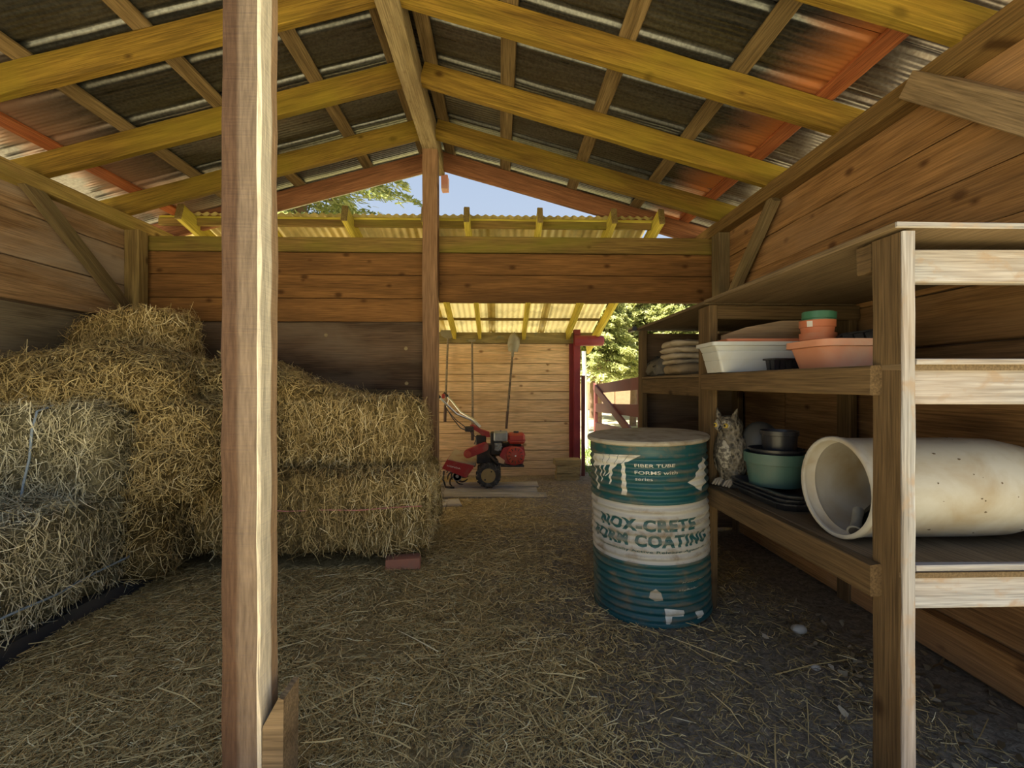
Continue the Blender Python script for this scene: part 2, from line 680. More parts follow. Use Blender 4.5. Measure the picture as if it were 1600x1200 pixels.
# drum: green tube label sheet with a white band, dust and scuffs
def drum_material(name, col, dirtc, amt):
    w = NT(name, .42, spec=.4)
    v = w.coords((1, 1, 1), rnd=False)
    n1 = w.noise(v, 9., 7., .6, .65)
    n2 = w.noise(w.coords((3, 3, 60), rnd=False), 1., 4.)
    tcz = w.n('TexCoord')
    spz = w.n('SeparateXYZ')
    w.l(tcz.outputs['Object'], spz.inputs[0])
    ribs = w.math('MULTIPLY', w.math('COSINE', w.math('MULTIPLY', spz.outputs['Z'], 2 * pi / .0352)), .07)
    n1 = w.math('ADD', n1, ribs)
    c = w.mix(w.ramp(n1, [(.50, 0.), (.72, amt)]), col, dirtc)
    c = w.mix(w.ramp(n2, [(.56, 0.), (.75, amt * .6)]), c, tuple(k * .8 for k in dirtc))
    w.color(c)
    w.l(w.ramp(n1, [(.4, .36), (.7, .75)]), w.b.inputs['Roughness'])
    return w.m


M['drum_teal'] = drum_material('drum_teal_enamel', (.013, .078, .086), (.15, .125, .08), .95)
M['drum_white'] = drum_material('drum_white_band', (.43, .42, .39), (.22, .17, .11), .95)
M['drum_ink'] = drum_material('drum_teal_ink', (.02, .085, .09), (.30, .27, .22), .6)
M['drum_print'] = drum_material('drum_white_print', (.70, .68, .60), (.38, .31, .2), .8)
M['drum_lid'] = plain('fibre_drum_lid', (.42, .37, .28), .8, dirt=(.22, .17, .10), dscale=12, damt=.8)

M['plastic_white'] = plain('dusty_white_plastic', (.50, .52, .52), .5, dirt=(.45, .40, .30), dscale=5, damt=.5)
M['barrel'] = plain('stained_cream_plastic', (.45, .43, .39), .5, dirt=(.29, .205, .10), dscale=6, damt=.8, lo=.42, hi=.72)
M['barrel_spot'] = plain('dark_barrel_grime', (.12, .085, .05), .8)
M['terracotta'] = plain('terracotta_plastic', (.62, .20, .10), .5, dirt=(.55, .30, .2), dscale=7, damt=.5)
M['terra_pale'] = plain('pale_terracotta_plastic', (.66, .29, .17), .55, dirt=(.60, .42, .3), dscale=6, damt=.6)
M['green_pot'] = plain('sage_green_plastic', (.06, .125, .105), .5, dirt=(.11, .13, .095), dscale=6, damt=.5)
M['green_dark'] = plain('dark_green_plastic', (.06, .20, .13), .35)
M['black_plastic'] = plain('black_plastic', (.022, .022, .026), .35, dirt=(.09, .085, .08), dscale=9, damt=.5)
M['black_sheet'] = plain('black_polythene', (.03, .032, .04), .3, dirt=(.08, .07, .06), dscale=6)
M['grey_plastic'] = plain('grey_plastic_shell', (.07, .07, .068), .45)
M['lime_plastic'] = plain('lime_plastic', (.32, .36, .05), .5)
M['sack'] = plain('folded_hessian_sack', (.40, .33, .24), .9, dirt=(.22, .17, .11), dscale=8, damt=.7, bump=.4)
M['sack_brown'] = plain('brown_paper_sack', (.27, .20, .12), .85, dirt=(.14, .10, .06), dscale=6, damt=.7, bump=.3)
M['sack_dark'] = plain('dark_crumpled_tarp', (.085, .075, .06), .7, dirt=(.18, .15, .1), dscale=16, damt=.7, bump=.5)
M['tiller_red'] = plain('tiller_red_enamel', (.36, .026, .03), .45, dirt=(.30, .14, .10), dscale=9, damt=.6)
M['engine_red'] = plain('engine_red_enamel', (.44, .04, .025), .45, dirt=(.32, .14, .09), dscale=11, damt=.5)
M['dusty'] = plain('dusty_top_plate', (.40, .33, .24), .85, dirt=(.28, .12, .09), dscale=8)
M['rubber'] = plain('dusty_tyre_rubber', (.045, .043, .042), .85, dirt=(.17, .155, .13), dscale=18, damt=.8)
M['dark_metal'] = plain('dark_oily_metal', (.045, .042, .04), .55, .4, dirt=(.15, .11, .08), dscale=12)
M['grey_metal'] = plain('cast_grey_metal', (.30, .31, .31), .5, .5, dirt=(.15, .14, .13), dscale=14)
M['chrome'] = plain('scuffed_chrome_tube', (.62, .63, .63), .3, .9)
M['brass_hub'] = plain('tan_wheel_hub', (.42, .31, .12), .55, dirt=(.30, .22, .13), dscale=10)
M['tan'] = plain('tan_plastic_guard', (.62, .40, .24), .6)
M['white_text'] = plain('white_print', (.80, .76, .74), .5)
M['steel_tool'] = plain('worn_tool_steel', (.27, .25, .19), .55, .5, dirt=(.20, .14, .07), dscale=14)
M['handle'] = wood('grey_tool_handle', (.30, .24, .17), (.17, .13, .09), knots=0)
M['grip'] = plain('dark_brown_grip', (.09, .055, .04), .7)
M['brick'] = plain('red_clay_brick', (.42, .17, .10), .9, dirt=(.30, .2, .13), dscale=12)
M['stone'] = plain('grey_paving_stone', (.42, .38, .32), .9, dirt=(.25, .21, .17), dscale=9)
M['debris'] = straw_mat('pale_leaf_debris', [(0., (.10, .07, .035)), (1., (.36, .30, .21))])
M['pebble'] = plain('pale_stone', (.45, .42, .37), .9)
M['owl_dark'] = None
M['white_pole'] = plain('white_painted_pole', (.78, .78, .74), .6)
M['tan_wall'] = plain('peach_painted_board', (.72, .52, .40), .8)
M['white_roof'] = plain('pale_metal_roof', (.76, .75, .76), .5)

# ------------------------------------------------------------------ ground
def gz(x, y):
    t = min(max((y - 3.5) / 2.9, 0), 1)
    h = -.19 * t
    if y > 7:
        h -= .03 * min((y - 7) / 6, 1)
    return h


def bumpy(x, y):
    return gz(x, y) + .014 * noise.noise(Vector((x * 2.2, y * 2.2, 0))) + .007 * noise.noise(Vector((x * 8, y * 8, 3)))


nx, ny = 130, 150
xs = np.linspace(-3.4, 2.6, nx)
ys = np.linspace(.2, 7.2, ny)
vv = np.array([[x, y, bumpy(x, y)] for y in ys for x in xs])
ii = np.arange(nx * ny).reshape(ny, nx)
qq = np.stack([ii[:-1, :-1], ii[:-1, 1:], ii[1:, 1:], ii[1:, :-1]], -1).reshape(-1, 4)
fl = bpy.data.objects.new('floor', fast_mesh('floor', vv, qq, M['floor']))
place(fl, Matrix.Identity(4))
tag(fl, 'trodden dirt floor of the open shed', 'floor', kind='structure')

# turf all round, open where the shed floor lies
mb = MB()
for (x0, x1, y0, y1) in ((-80, 80, -60, .2), (-80, -3.4, .2, 7.2), (2.6, 80, .2, 7.2), (-80, 80, 7.2, 140)):
    nxx, nyy = 8, 8
    vs = [(x0 + (x1 - x0) * i / nxx, y0 + (y1 - y0) * j / nyy) for j in range(nyy + 1) for i in range(nxx + 1)]
    mb.add([(x, y, gz(x, y) - .012) for x, y in vs], [[j * 9 + i, j * 9 + i + 1, (j + 1) * 9 + i + 1, (j + 1) * 9 + i] for j in range(8) for i in range(8)])
g_o = mb.build('ground', M['turf'])
tag(g_o, 'sunlit dry turf around the shed', 'ground', kind='structure')

# ------------------------------------------------------------------ room shell
RX = -.547            # ridge line
XL, XR = -2.80, 1.72  # inner faces of the plates
YF, YB = 1.15, 3.70   # front of the shed, back wall


def raf_z(x):
    return 3.01 - .277 * abs(x - RX)


# --- left wall
wl = empty('wall_left', T(XL, 2.4, 0), 'left board wall behind the hay with plate and brace', 'wall', kind='structure')
zs = [2.33, 2.14, 1.86, 1.605]
for a, b in zip(zs[:-1], zs[1:]):
    board('board', (XL - .10, YF - .05, (a + b) / 2), (XL - .10, YB + .05, (a + b) / 2), a - b - .006, .022, M['boards_left'], wl)
board('plywood_panel', (XL - .10, YF - .05, .79), (XL - .10, YB + .05, .79), 1.60, .018, M['ply_grey'], wl)
board('backing', (XL - .128, YF - .05, 1.20), (XL - .128, YB + .10, 1.20), 2.40, .02, M['ply_dark'], wl)  # unseen sheet added behind the boards to stop light leaking through seams
board('top_plate', (XL - .045, .95, 2.335), (XL - .045, 4.0, 2.335), .095, .09, M['plate'], wl)
board('brace', (XL - .03, 2.80, 2.32), (XL - .03, 3.62, 1.60), .09, .045, M['brace'], wl)
board('plate_end', (XL - .045, 3.99, 2.335), (XL - .045, 4.12, 2.335), .096, .091, M['pink_end'], wl)
board('corner_post', (XL - .03, 3.63, 0), (XL - .03, 3.63, 2.29), .10, .11, M['post_old'], wl, up=(0, 1, 0))
board('post', (XL - .03, 1.22, 0), (XL - .03, 1.22, 2.29), .10, .10, M['post_old'], wl, up=(0, 1, 0))

# --- right wall
wr_ = empty('wall_right', T(XR, 2.4, 0), 'right board wall above and behind the shelving', 'wall', kind='structure')
zs = [2.33, 2.10, 1.90, 1.70, 1.48, 1.26]
for a, b in zip(zs[:-1], zs[1:]):
    board('board', (XR + .10, YF - .05, (a + b) / 2), (XR + .10, YB + .05, (a + b) / 2), a - b - .005, .022, M['boards_right'], wr_)
for k, (y0, y1) in enumerate(((1.10, 1.96), (1.965, 2.83), (2.835, 3.75))):
    board('plywood_panel', (XR + .10, y0, .63), (XR + .10, y1, .63), 1.25, .018, M['ply_grain'], wr_)
board('backing', (XR + .128, YF - .05, 1.20), (XR + .128, YB + .10, 1.20), 2.42, .02, M['ply_dark'], wr_)  # added out of sight so no light leaks between the right wall boards
board('top_plate', (XR + .045, .95, 2.34), (XR + .045, 4.0, 2.34), .095, .09, M['plate_brown'], wr_)
board('brace', (XR + .04, 2.86, 2.29), (XR + .04, 3.42, 1.74), .085, .045, M['brace'], wr_)
board('brace', (XR + .01, 1.85, 2.35), (XR + .01, 1.20, 1.76), .10, .075, M['brace_pale'], wr_)
board('plate_end', (XR + .045, 3.99, 2.34), (XR + .045, 4.12, 2.34), .096, .091, M['barge'], wr_)
board('corner_post', (XR + .045, 3.58, 0), (XR + .045, 3.58, 2.29), .12, .09, M['brace'], wr_, up=(0, 1, 0))
board('stud', (XR + .06, 2.05, 0), (XR + .06, 2.05, 1.45), .07, .045, M['boards_right'], wr_, up=(0, 1, 0))
board('base_board', (XR + .06, 1.10, .09), (XR + .06, 3.6, .09), .15, .045, M['boards_right'], wr_)

# --- back wall: boards above, dark plywood below on the left, open doorway on the right
wbk = empty('wall_back', T(0, YB, 0), 'back wall of knotty boards with an open doorway on the right', 'wall', kind='structure')
KX0, KX1 = -.606, -.487
zl = [2.165, 1.985, 1.795, 1.605]
board('top_plate', (XL - .05, YB + .03, 2.225), (KX0, YB + .03, 2.225), .115, .05, M['plate_green'], wbk)
board('top_plate', (KX1, YB + .03, 2.235), (XR + .10, YB + .03, 2.235), .13, .05, M['plate_green'], wbk)
for a, b in zip(zl[:-1], zl[1:]):
    board('board', (XL - .10, YB + .035, (a + b) / 2), (KX0, YB + .035, (a + b) / 2), a - b - .004, .026, M['boards_back'], wbk)
zr = [2.167, 1.99, 1.767]
for a, b in zip(zr[:-1], zr[1:]):
    board('board', (KX1, YB + .035, (a + b) / 2), (XR + .10, YB + .035, (a + b) / 2), a - b - .004, .032, M['boards_back'], wbk)
board('plywood_panel', (XL - .05, YB + .045, .80), (KX0 + .02, YB + .045, .80), 1.60, .018, M['ply_dark'], wbk)
board('backing', (XL - .10, YB + .062, 1.89), (KX0 + .03, YB + .062, 1.89), .62, .014, M['ply_dark'], wbk)  # unseen, added to block light at the left header seams
board('backing', (KX0, YB + .062, 2.03), (XR + .10, YB + .062, 2.03), .50, .014, M['ply_dark'], wbk)  # unseen, added to block light at the right header seams
board('batten', (-1.3, YB + .02, 1.03), (KX0, YB + .02, 1.03), .05, .03, M['brace'], wbk)
for (x, z) in ((-1.405, 1.497), (-.76, 1.39), (-.755, 1.105)):      # round plugs in the plywood
    mb = MB()
    mb.lathe([(0, .004), (.014, .004), (.016, 0)], 12, T(x, YB + .036, z) @ Rx(pi / 2))
    mb.build('knot_plug', M['ridge'], wbk, Matrix.Identity(4))
kp = board('king_post', ((KX0 + KX1) / 2, YB - .045, 0), ((KX0 + KX1) / 2, YB - .045, 2.957), .119, .10, M['post_king'], wbk, up=(1, 0, 0), seg=10)

# --- roof: rafters, purlins, ridge, corrugated sheets
roof = empty('ceiling', T(RX, 2.4, 2.9), 'gable roof of stained rafters under corrugated metal sheets', 'roof', kind='structure')
RW = .058
board('ridge_beam', (RX, .85, 3.035), (RX, 4.08, 3.035), .155, .119, M['ridge'], roof, seg=14, jit=.004)
board('ridge_beam_end', (RX + .06, 4.06, 2.90), (RX + .06, 4.16, 2.90), .12, .06, M['pink_end'], roof)
rafter_y = [1.05, 1.665, 2.28, 2.90, 3.525]
RD = .142
for y in rafter_y:
    for s in (-1, 1):
        x0, x1 = RX + s * .06, (XR + .22 if s > 0 else XL - .22)
        board('rafter', (x0, y, raf_z(x0) + RD / 2), (x1, y, raf_z(x1) + RD / 2), RD, .048, M['rafter'], roof, seg=10, jit=.002)
for y in (.80, 4.02):
    for s in (-1, 1):
        x0, x1 = RX + s * .03, (XR + .34 if s > 0 else XL - .34)
        board('barge_rafter', (x0, y, raf_z(x0) + RD / 2 - .01), (x1, y, raf_z(x1) + RD / 2 - .01), RD + .01, .042, M['barge'], roof, seg=10)
pz = RD * 1.038
for s in (-1, 1):
    for k, d in enumerate((.115, .60, 1.19, 1.755, 2.20)):
        x = RX + s * d
        z = raf_z(x) + pz + .011
        upv = (-.277 * s * -1, 0, 1)
        board('purlin', (x, .78, z), (x, 4.05, z), .022, .09, M['purlin_red'] if k == 4 else M['purlin'], roof, up=(s * .277, 0, 1))
# sheets: corrugations run down the slope
SL = math.hypot(1, .277)


def sheet_mesh(ysx, hz_, length, mat, name, nl=14, sag=.004, thick=.0012):
    """profiled sheet: ysx across the sheet, hz_ profile height, corrugations along local X"""
    ysx, hz_ = np.array(ysx), np.array(hz_)
    n = len(ysx) - 1
    xl = np.linspace(0, length, nl + 1)
    V = np.zeros((nl + 1, n + 1, 3))
    V[:, :, 0] = xl[:, None]
    V[:, :, 1] = ysx[None, :]
    V[:, :, 2] = hz_[None, :] - sag * np.abs(np.sin(xl / .58 * pi))[:, None]
    i = np.arange((nl + 1) * (n + 1)).reshape(nl + 1, n + 1)
    Q = np.stack([i[:-1, :-1], i[1:, :-1], i[1:, 1:], i[:-1, 1:]], -1).reshape(-1, 4)
    if not thick:
        return fast_mesh(name, V.reshape(-1, 3), Q, mat)
    V2 = V.reshape(-1, 3).copy()
    V2[:, 2] += thick
    V2 = np.concatenate([V.reshape(-1, 3), V2])
    Q2 = np.concatenate([Q, Q[:, ::-1] + len(V.reshape(-1, 3))])
    return fast_mesh(name, V2, Q2, mat)


def ribbed(width, ribs, flip):
    """fine ripple with trapezoid ribs pressed upwards at the given places"""
    ys_ = list(np.linspace(-width / 2, width / 2, int(width / .0068) + 1))
    out = []
    for y in ys_:
        h = .0016 * math.sin(2 * pi * y / .027)
        for r_ in ribs:
            d = abs(y - r_)
            if d < .026:
                h += .020 * min(1, (.026 - d) / .012)
        out.append(h)
    return ys_, out


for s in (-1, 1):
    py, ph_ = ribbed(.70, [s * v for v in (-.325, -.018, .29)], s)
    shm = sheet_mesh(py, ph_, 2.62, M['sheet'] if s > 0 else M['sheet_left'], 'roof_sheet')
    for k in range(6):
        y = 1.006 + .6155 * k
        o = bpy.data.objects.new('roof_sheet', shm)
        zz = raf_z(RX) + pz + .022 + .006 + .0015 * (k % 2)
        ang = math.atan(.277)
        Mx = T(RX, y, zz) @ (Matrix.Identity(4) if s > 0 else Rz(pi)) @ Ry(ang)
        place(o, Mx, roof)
mb = MB()
mb.add([(-.16, .72, -.044 + .012), (0, .72, .014), (.16, .72, -.044 + .012), (-.16, 4.12, -.032), (0, 4.12, .014), (.16, 4.12, -.032)], [[0, 1, 4, 3], [1, 2, 5, 4]])
mb.build('ridge_cap', M['sheet'], roof, T(RX, 0, raf_z(RX) + pz + .05))

# ------------------------------------------------------------------ front post
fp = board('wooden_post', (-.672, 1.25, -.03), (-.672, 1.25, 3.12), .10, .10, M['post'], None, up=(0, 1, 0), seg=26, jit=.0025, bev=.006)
tag(fp, 'rough-sawn square timber post standing in the foreground before the hay', 'post')
mb = MB()
mb.prism([(0, -.02), (.055, -.02), (.058, .275), (.045, .28), (.004, .205)], -.045, .045)
mb.build('foot_block', M['brace_pale'], fp, T(-.621, 1.25, 0))

# ------------------------------------------------------------------ lean-to behind the doorway
wf = empty('wall_far', T(0, 6.4, 0), 'honey coloured plank wall of the lean-to beyond the doorway', 'wall', kind='structure')
yy = [537, 568, 585, 596.5, 612, 625, 644, 659, 677, 703.5, 720, 733, 752]
zz = [1.1 + (600 - v) * .00902 for v in yy]
for a, b in zip(zz[:-1], zz[1:]):
    board('plank', (-3.4, 6.42, (a + b) / 2), (1.06, 6.42 + random.uniform(-.003, .003), (a + b) / 2), a - b - .006, .025, M['far_plank'], wf)
board('ledger', (-3.4, 6.375, 1.745), (1.30, 6.375, 1.745), .15, .05, M['ledger'], wf)
board('backing', (-3.4, 6.45, .75), (1.1, 6.45, .75), 2.0, .02, M['brace'], wf)
board('corner_post', (1.085, 6.36, -.22), (1.085, 6.36, 1.86), .10, .09, M['red_paint'], wf, up=(0, 1, 0))
board('painted_strip', (1.015, 6.40, -.2), (1.015, 6.40, 1.67), .02, .055, M['red_paint'], wf, up=(0, 1, 0))
board('corner_board', (1.185, 6.40, -.22), (1.185, 6.40, 1.22), .05, .05, M['gate_red'], wf, up=(0, 1, 0))
mb = MB()
mb.tube([(1.04, 6.28, 1.70), (1.2, 6.28, 1.70), (1.43, 6.28, 1.70), (1.445, 6.28, 1.70)], [.072, .074, .072, .06], 14)
mb.build('beam_end', M['red_paint'], wf, Matrix.Identity(4), smooth=40)

lr = empty('ceiling', T(0, 5, 2.2), 'low lean-to roof with yellow-green rafters beyond the back wall', 'roof', kind='structure')
ly0, ly1 = 3.78, 6.95
def lz(y):
    """top of the lean-to rafters"""
    return 2.573 - (y - 3.78) * .277
for x in (-2.6, -2.0, -1.27, -.62, -.27, .34, .96, 1.36):
    board('rafter', (x, ly0, lz(ly0) - .07), (x, ly1, lz(ly1) - .07), .135, .045, M['lean_rafter'], lr)
    board('rafter_tail', (x, ly0 - .012, lz(ly0) - .068), (x, ly0 + .002, lz(ly0) - .072), .137, .047, M['lean_tail'], lr)
for k, y in enumerate((3.99, 4.55, 5.05, 5.55, 6.05, 6.55)):
    board('purlin', (-2.9, y, lz(y) + .016), (1.40, y, lz(y) + .016), .03, .05, M['lean_tail'] if k else M['lean_rafter'], lr, up=(0, -.277, 1))
board('edge_purlin', (-2.9, 3.97, lz(3.97) - .035), (1.33, 3.97, lz(3.97) - .035), .06, .03, M['plate_green'], lr)
yl = np.linspace(-.40, .40, 70)
lsm = sheet_mesh(yl, .009 * np.sin(2 * pi * yl / .07), 3.10, M['lean_sheet'], 'roof_sheet', sag=0, thick=0)
lsm.polygons.foreach_set('use_smooth', [True] * len(lsm.polygons))
for k in range(6):
    o = bpy.data.objects.new('roof_sheet', lsm)
    place(o, T(-2.55 + .70 * k, 3.96, lz(3.96) + .042 + .002 * (k % 2)) @ Rz(pi / 2) @ Ry(math.atan(.277)), lr)

# ------------------------------------------------------------------ shelving along the right wall
sh = empty('shelving_unit', T(1.3, 2.2, 0), 'rough timber shelving with three plywood shelves along the right wall', 'shelves')
SX = 1.04
SB = XR + .08
board('post', (SX + .017, 1.197, -.02), (SX + .017, 1.197, 1.495), .091, .034, M['shelf_wood'], sh, up=(0, 1, 0), seg=14)
# skylight painted as a pale strip on the outer edge of the near post
board('lit_post_edge', (SX + .017, 1.1475, -.02), (SX + .017, 1.1475, 1.495), .010, .034, M['shelf_lit'], sh, up=(0, 1, 0), seg=14, jit=.001)
board('post', (SX + .02, 2.285, -.02), (SX + .02, 2.285, 1.49), .13, .04, M['shelf_wood'], sh, up=(0, 1, 0))
board('post', (SX + .02, 3.33, -.02), (SX + .02, 3.33, 1.49), .09, .04, M['shelf_wood'], sh, up=(0, 1, 0))
for y in (1.21, 2.27, 3.33):
    board('back_post', (SB - .03, y, -.02), (SB - .03, y, 1.49), .09, .04, M['shelf_wood'], sh, up=(0, 1, 0))
# front rails
board('rail', (SX - .017, 1.208, .565), (SX - .017, 2.24, .565), .088, .034, M['shelf_wood'], sh)
board('rail', (SX - .017, 1.208, 1.110), (SX - .017, 2.24, 1.110), .080, .034, M['shelf_wood'], sh)
board('rail', (SX + .02, 2.35, 1.085), (SX + .02, 3.29, 1.085), .10, .034, M['shelf_wood'], sh)
board('rail', (SX + .02, 2.35, .565), (SX + .02, 3.29, .565), .088, .034, M['shelf_wood'], sh)
# end rails towards the camera
board('end_rail', (SX + .036, 1.175, .568), (SB, 1.175, .568), .105, .036, M['shelf_lit'], sh)
board('end_rail', (SX + .036, 1.175, 1.098), (SB, 1.175, 1.098), .105, .036, M['shelf_lit'], sh)
board('end_rail', (SX + .036, 1.235, 1.425), (SB, 1.235, 1.425), .092, .036, M['shelf_lit'], sh)
board('cleat', (SX + .017, 1.245, 1.455), (SX + .017, 1.295, 1.455), .08, .034, M['shelf_wood'], sh)
board('cross_rail', (SX + .04, 2.24, 1.455), (SB, 2.24, 1.455), .07, .036, M['shelf_wood'], sh)
# plywood shelves
def shelf(y0, y1, z, t=.016, x0=SX - .03):
    board('shelf', (x0 + (SB - x0) / 2, y0, z + t / 2), (x0 + (SB - x0) / 2, y1, z + t / 2), t, SB - x0, M['shelf_ply'], sh, jit=.0008, bev=.002)
shelf(1.15, 2.28, .595, x0=SX)
shelf(2.285, 3.38, .595, x0=SX + .0)
shelf(1.15, 2.28, 1.136, x0=SX)
shelf(2.285, 3.38, 1.137, x0=SX)
shelf(1.145, 2.24, 1.502, x0=SX - .02)
shelf(2.245, 3.40, 1.497, x0=SX - .02)
board('lit_shelf_edge', (SX - .02, 1.142, 1.510), (SB, 1.142, 1.510), .014, .006, M['shelf_lit'], sh, jit=.001)
board('lit_shelf_edge', (SX + .036, 1.146, 1.158), (SB, 1.146, 1.158), .014, .006, M['shelf_lit'], sh, jit=.001)
board('lit_shelf_edge', (SX + .036, 1.146, .625), (SB, 1.146, .625), .014, .006, M['shelf_lit'], sh, jit=.001)
board('end_panel', (SX + .04, 3.39, .75), (SB, 3.39, .75), 1.46, .016, M['ply_dark'], sh)
mb = MB()
mb.tube([(SX - .05, 3.42, 1.505), (SX - .05, 3.30, 1.505)], .018, 10)
mb.build('curled_edge', M['black_plastic'], sh, Matrix.Identity(4), smooth=40)

# ------------------------------------------------------------------ hay bales
def bale(label, c, size, rz=0., straw='straw_gold', body='hay_gold', n=6000, rough=.02, round_=.10, slump=None, twine=None, flakes=True, cat='hay bale', name='hay_bale', tilt=0.):
    """a rectangular bale: c is the centre of its base; stalks stand on every face"""
    L, Wd, H = size
    Mw = T(*c) @ Rz(rz) @ Ry(tilt)
    seed = random.uniform(0, 100)
    nn = (max(8, int(L / .035)), max(8, int(Wd / .035)), max(8, int(H / .035)))
    bm = bmesh.new()
    vmap = {}

    def vert(i, j, k):
        key = (i, j, k)
        if key in vmap:
            return vmap[key]
        u = np.array([2 * i / nn[0] - 1, 2 * j / nn[1] - 1, 2 * k / nn[2] - 1])
        half = np.array([L, Wd, H]) / 2
        p = u * half
        inner = half - round_ * .5
        q = np.clip(p, -inner, inner)
        dlt = p - q
        d = np.linalg.norm(dlt)
        if d > 1e-6:
            m = np.max(np.abs(dlt))
            dlt = dlt / d * m
        p = q + dlt
        nrm = u / np.linalg.norm(u)
        w = 2.2 * rough * noise.noise(Vector((p[0] * 3.5 + seed, p[1] * 3.5, p[2] * 3.5))) + 1.2 * rough * noise.noise(Vector((p[0] * 12, p[1] * 12 + seed, p[2] * 12)))
        if flakes:
            w -= .028 * (1 - abs(math.sin(p[0] / .115 * pi + seed)) ** .45)
        p = p + nrm * w
        if slump:
            p = slump(p, L, Wd, H)
        p[2] = max(p[2] + H / 2, 0)
        vmap[key] = bm.verts.new(p)
        return vmap[key]

    for ax in range(3):
        a, b = [t for t in range(3) if t != ax]
        for s in (0, nn[ax]):
            for i in range(nn[a]):
                for j in range(nn[b]):
                    q = []
                    for (di, dj) in ((0, 0), (1, 0), (1, 1), (0, 1)):
                        k = [0, 0, 0]
                        k[ax] = s
                        k[a] = i + di
                        k[b] = j + dj
                        q.append(vert(*k))
                    if (s > 0) == (ax == 1):
                        q.reverse()
                    bm.faces.new(q)
    bmesh.ops.recalc_face_normals(bm, faces=bm.faces)
    me = bpy.data.meshes.new(name)
    bm.to_mesh(me)
    cen = np.array([f.calc_center_median()[:] for f in bm.faces])
    nor = np.array([f.normal[:] for f in bm.faces])
    area = np.array([f.calc_area() for f in bm.faces])
    bm.free()
    me.materials.append(M[body])
    me.polygons.foreach_set('use_smooth', [True] * len(me.polygons))
    o = bpy.data.objects.new(name, me)
    place(o, Mw)
    tag(o, label, cat, 'hay bales stacked in the corner')
    # stalks
    wgt = area * np.where(nor[:, 2] < -.5, .1, 1.)
    wn_ = (Mw.to_3x3() @ Vector((0, 0, 1)))
    idx = RNG.choice(len(cen), n, p=wgt / wgt.sum())
    P0 = cen[idx] + RNG.normal(0, .016, (n, 3))
    N_ = nor[idx]
    R = RNG.normal(0, 1, (n, 3))
    Td = R - N_ * np.sum(R * N_, 1, keepdims=True)
    Td[:, 0] *= np.where(np.abs(N_[:, 0]) > .6, 1., .38 if flakes else .8)      # flakes are pressed across the bale
    Td += N_ * RNG.normal(0, .16, (n, 1))
    ln = np.clip(RNG.lognormal(math.log(.060), .45, n), .02, .20)
    P0 = P0 + N_ * RNG.uniform(-.004, .014, (n, 1))
    V, Q, tn = ribbons(P0, Td, N_, ln, RNG.uniform(.0014, .0040, n), RNG.normal(0, .009, n), np.abs(RNG.normal(0, .013, n)), np.clip(RNG.beta(2.0, 2.4, n) + (.22 * np.sin(np.floor(P0[:, 0] / .115 + seed / pi) * 12.9) - .45 * (1 - np.abs(np.sin(P0[:, 0] / .115 * pi + seed)) ** .4) if flakes else 0.), 0, 1))  # random tone per flake; shade in the flake grooves painted as darker tint
    so = bpy.data.objects.new('stalks', fast_mesh('stalks', V, Q, M[straw], tn))
    place(so, Mw, o)
    so['kind'] = 'stuff'
    for t in (twine or []):
        mat, pts = t
        mb = MB()
        mb.tube(pts, .0035 if mat == 'twine_pink' else .0055, 6)
        mb.build('twine', M[mat], o, Mw, smooth=60)
    return o



# --- right part of the stack, in front of the back wall
bale('long golden bale at floor level, right end beside the king post', (-.93, 2.93, .10), (.98, .46, .46), .02, n=11000, rough=.022,
     twine=[('twine_pink', [(-.47, -.24, .27), (-.3, -.252, .262), (-.1, -.246, .266), (.1, -.252, .262), (.3, -.246, .275), (.47, -.24, .28)])])
bale('short bale behind the floor level bale, tucked against the plywood wall', (-.92, 3.42, .05), (.92, .46, .50), 0, n=3500)
bale('square-ended golden bale, upper right of the stack, showing thick upright flakes', (-.98, 3.16, .55), (.92, .44, .43), -.03, n=10000, rough=.026)
bale('golden bale at floor level directly behind the foreground post', (-1.61, 2.94, .08), (.38, .48, .48), -.02, n=5000, rough=.025)
bale('brown bale on the second tier directly behind the foreground post', (-1.68, 3.12, .54), (.56, .5, .46), .05, straw='straw_brown', body='hay_brown', n=6000, rough=.035)


def slope_right(p, L, Wd, H):
    t = min(max((p[0] + L / 2) / L, 0), 1)
    p[2] = -H / 2 + (p[2] + H / 2) * (1 - .88 * t ** .8)
    return p


bale('sloping heap of loose golden hay on top of the right-hand bales', (-1.38, 3.27, .93), (.98, .60, .40), 0, n=11000, rough=.04, round_=.2, slump=slope_right, flakes=False)

# --- left part, running forward along the left wall
bale('grey-green bale at floor level nearest the camera on the left', (-2.17, 1.93, .07), (1.02, .47, .46), pi / 2, straw='straw_grey', body='hay_grey', n=13000, rough=.02,
     twine=[('twine_blue', [(-.50, -.24, .12), (-.3, -.25, .112), (-.1, -.242, .122), (.1, -.25, .116), (.3, -.24, .128), (.50, -.24, .13)])])
bale('grey-green bale at floor level against the left wall', (-2.62, 1.95, .05), (1.0, .42, .44), pi / 2, straw='straw_grey', body='hay_grey', n=4500)
bale('brown bale at floor level between the grey bale and the golden bale', (-2.05, 2.72, .06), (.62, .50, .46), pi / 2, straw='straw_brown', body='hay_brown', n=7000, rough=.03)
bale('pale grey bale on the second tier with an upright blue twine', (-2.40, 2.52, .52), (.90, .46, .45), 0, straw='straw_grey', body='hay_grey', n=11000, rough=.02,
     twine=[('twine_blue', [(.14, -.15, .47), (.15, -.24, .445), (.145, -.258, .36), (.13, -.255, .22), (.105, -.258, .10), (.085, -.25, .02)])])


def droop(p, L, Wd, H):
    if p[2] < 0 and p[1] < 0:
        p[1] -= .06
    return p


bale('shaggy dark brown bale end hanging between the pale bale and the foreground post', (-1.76, 2.66, .50), (.40, .44, .50), .1, straw='straw_brown', body='hay_brown', n=9000, rough=.05, round_=.2, slump=droop, flakes=False)


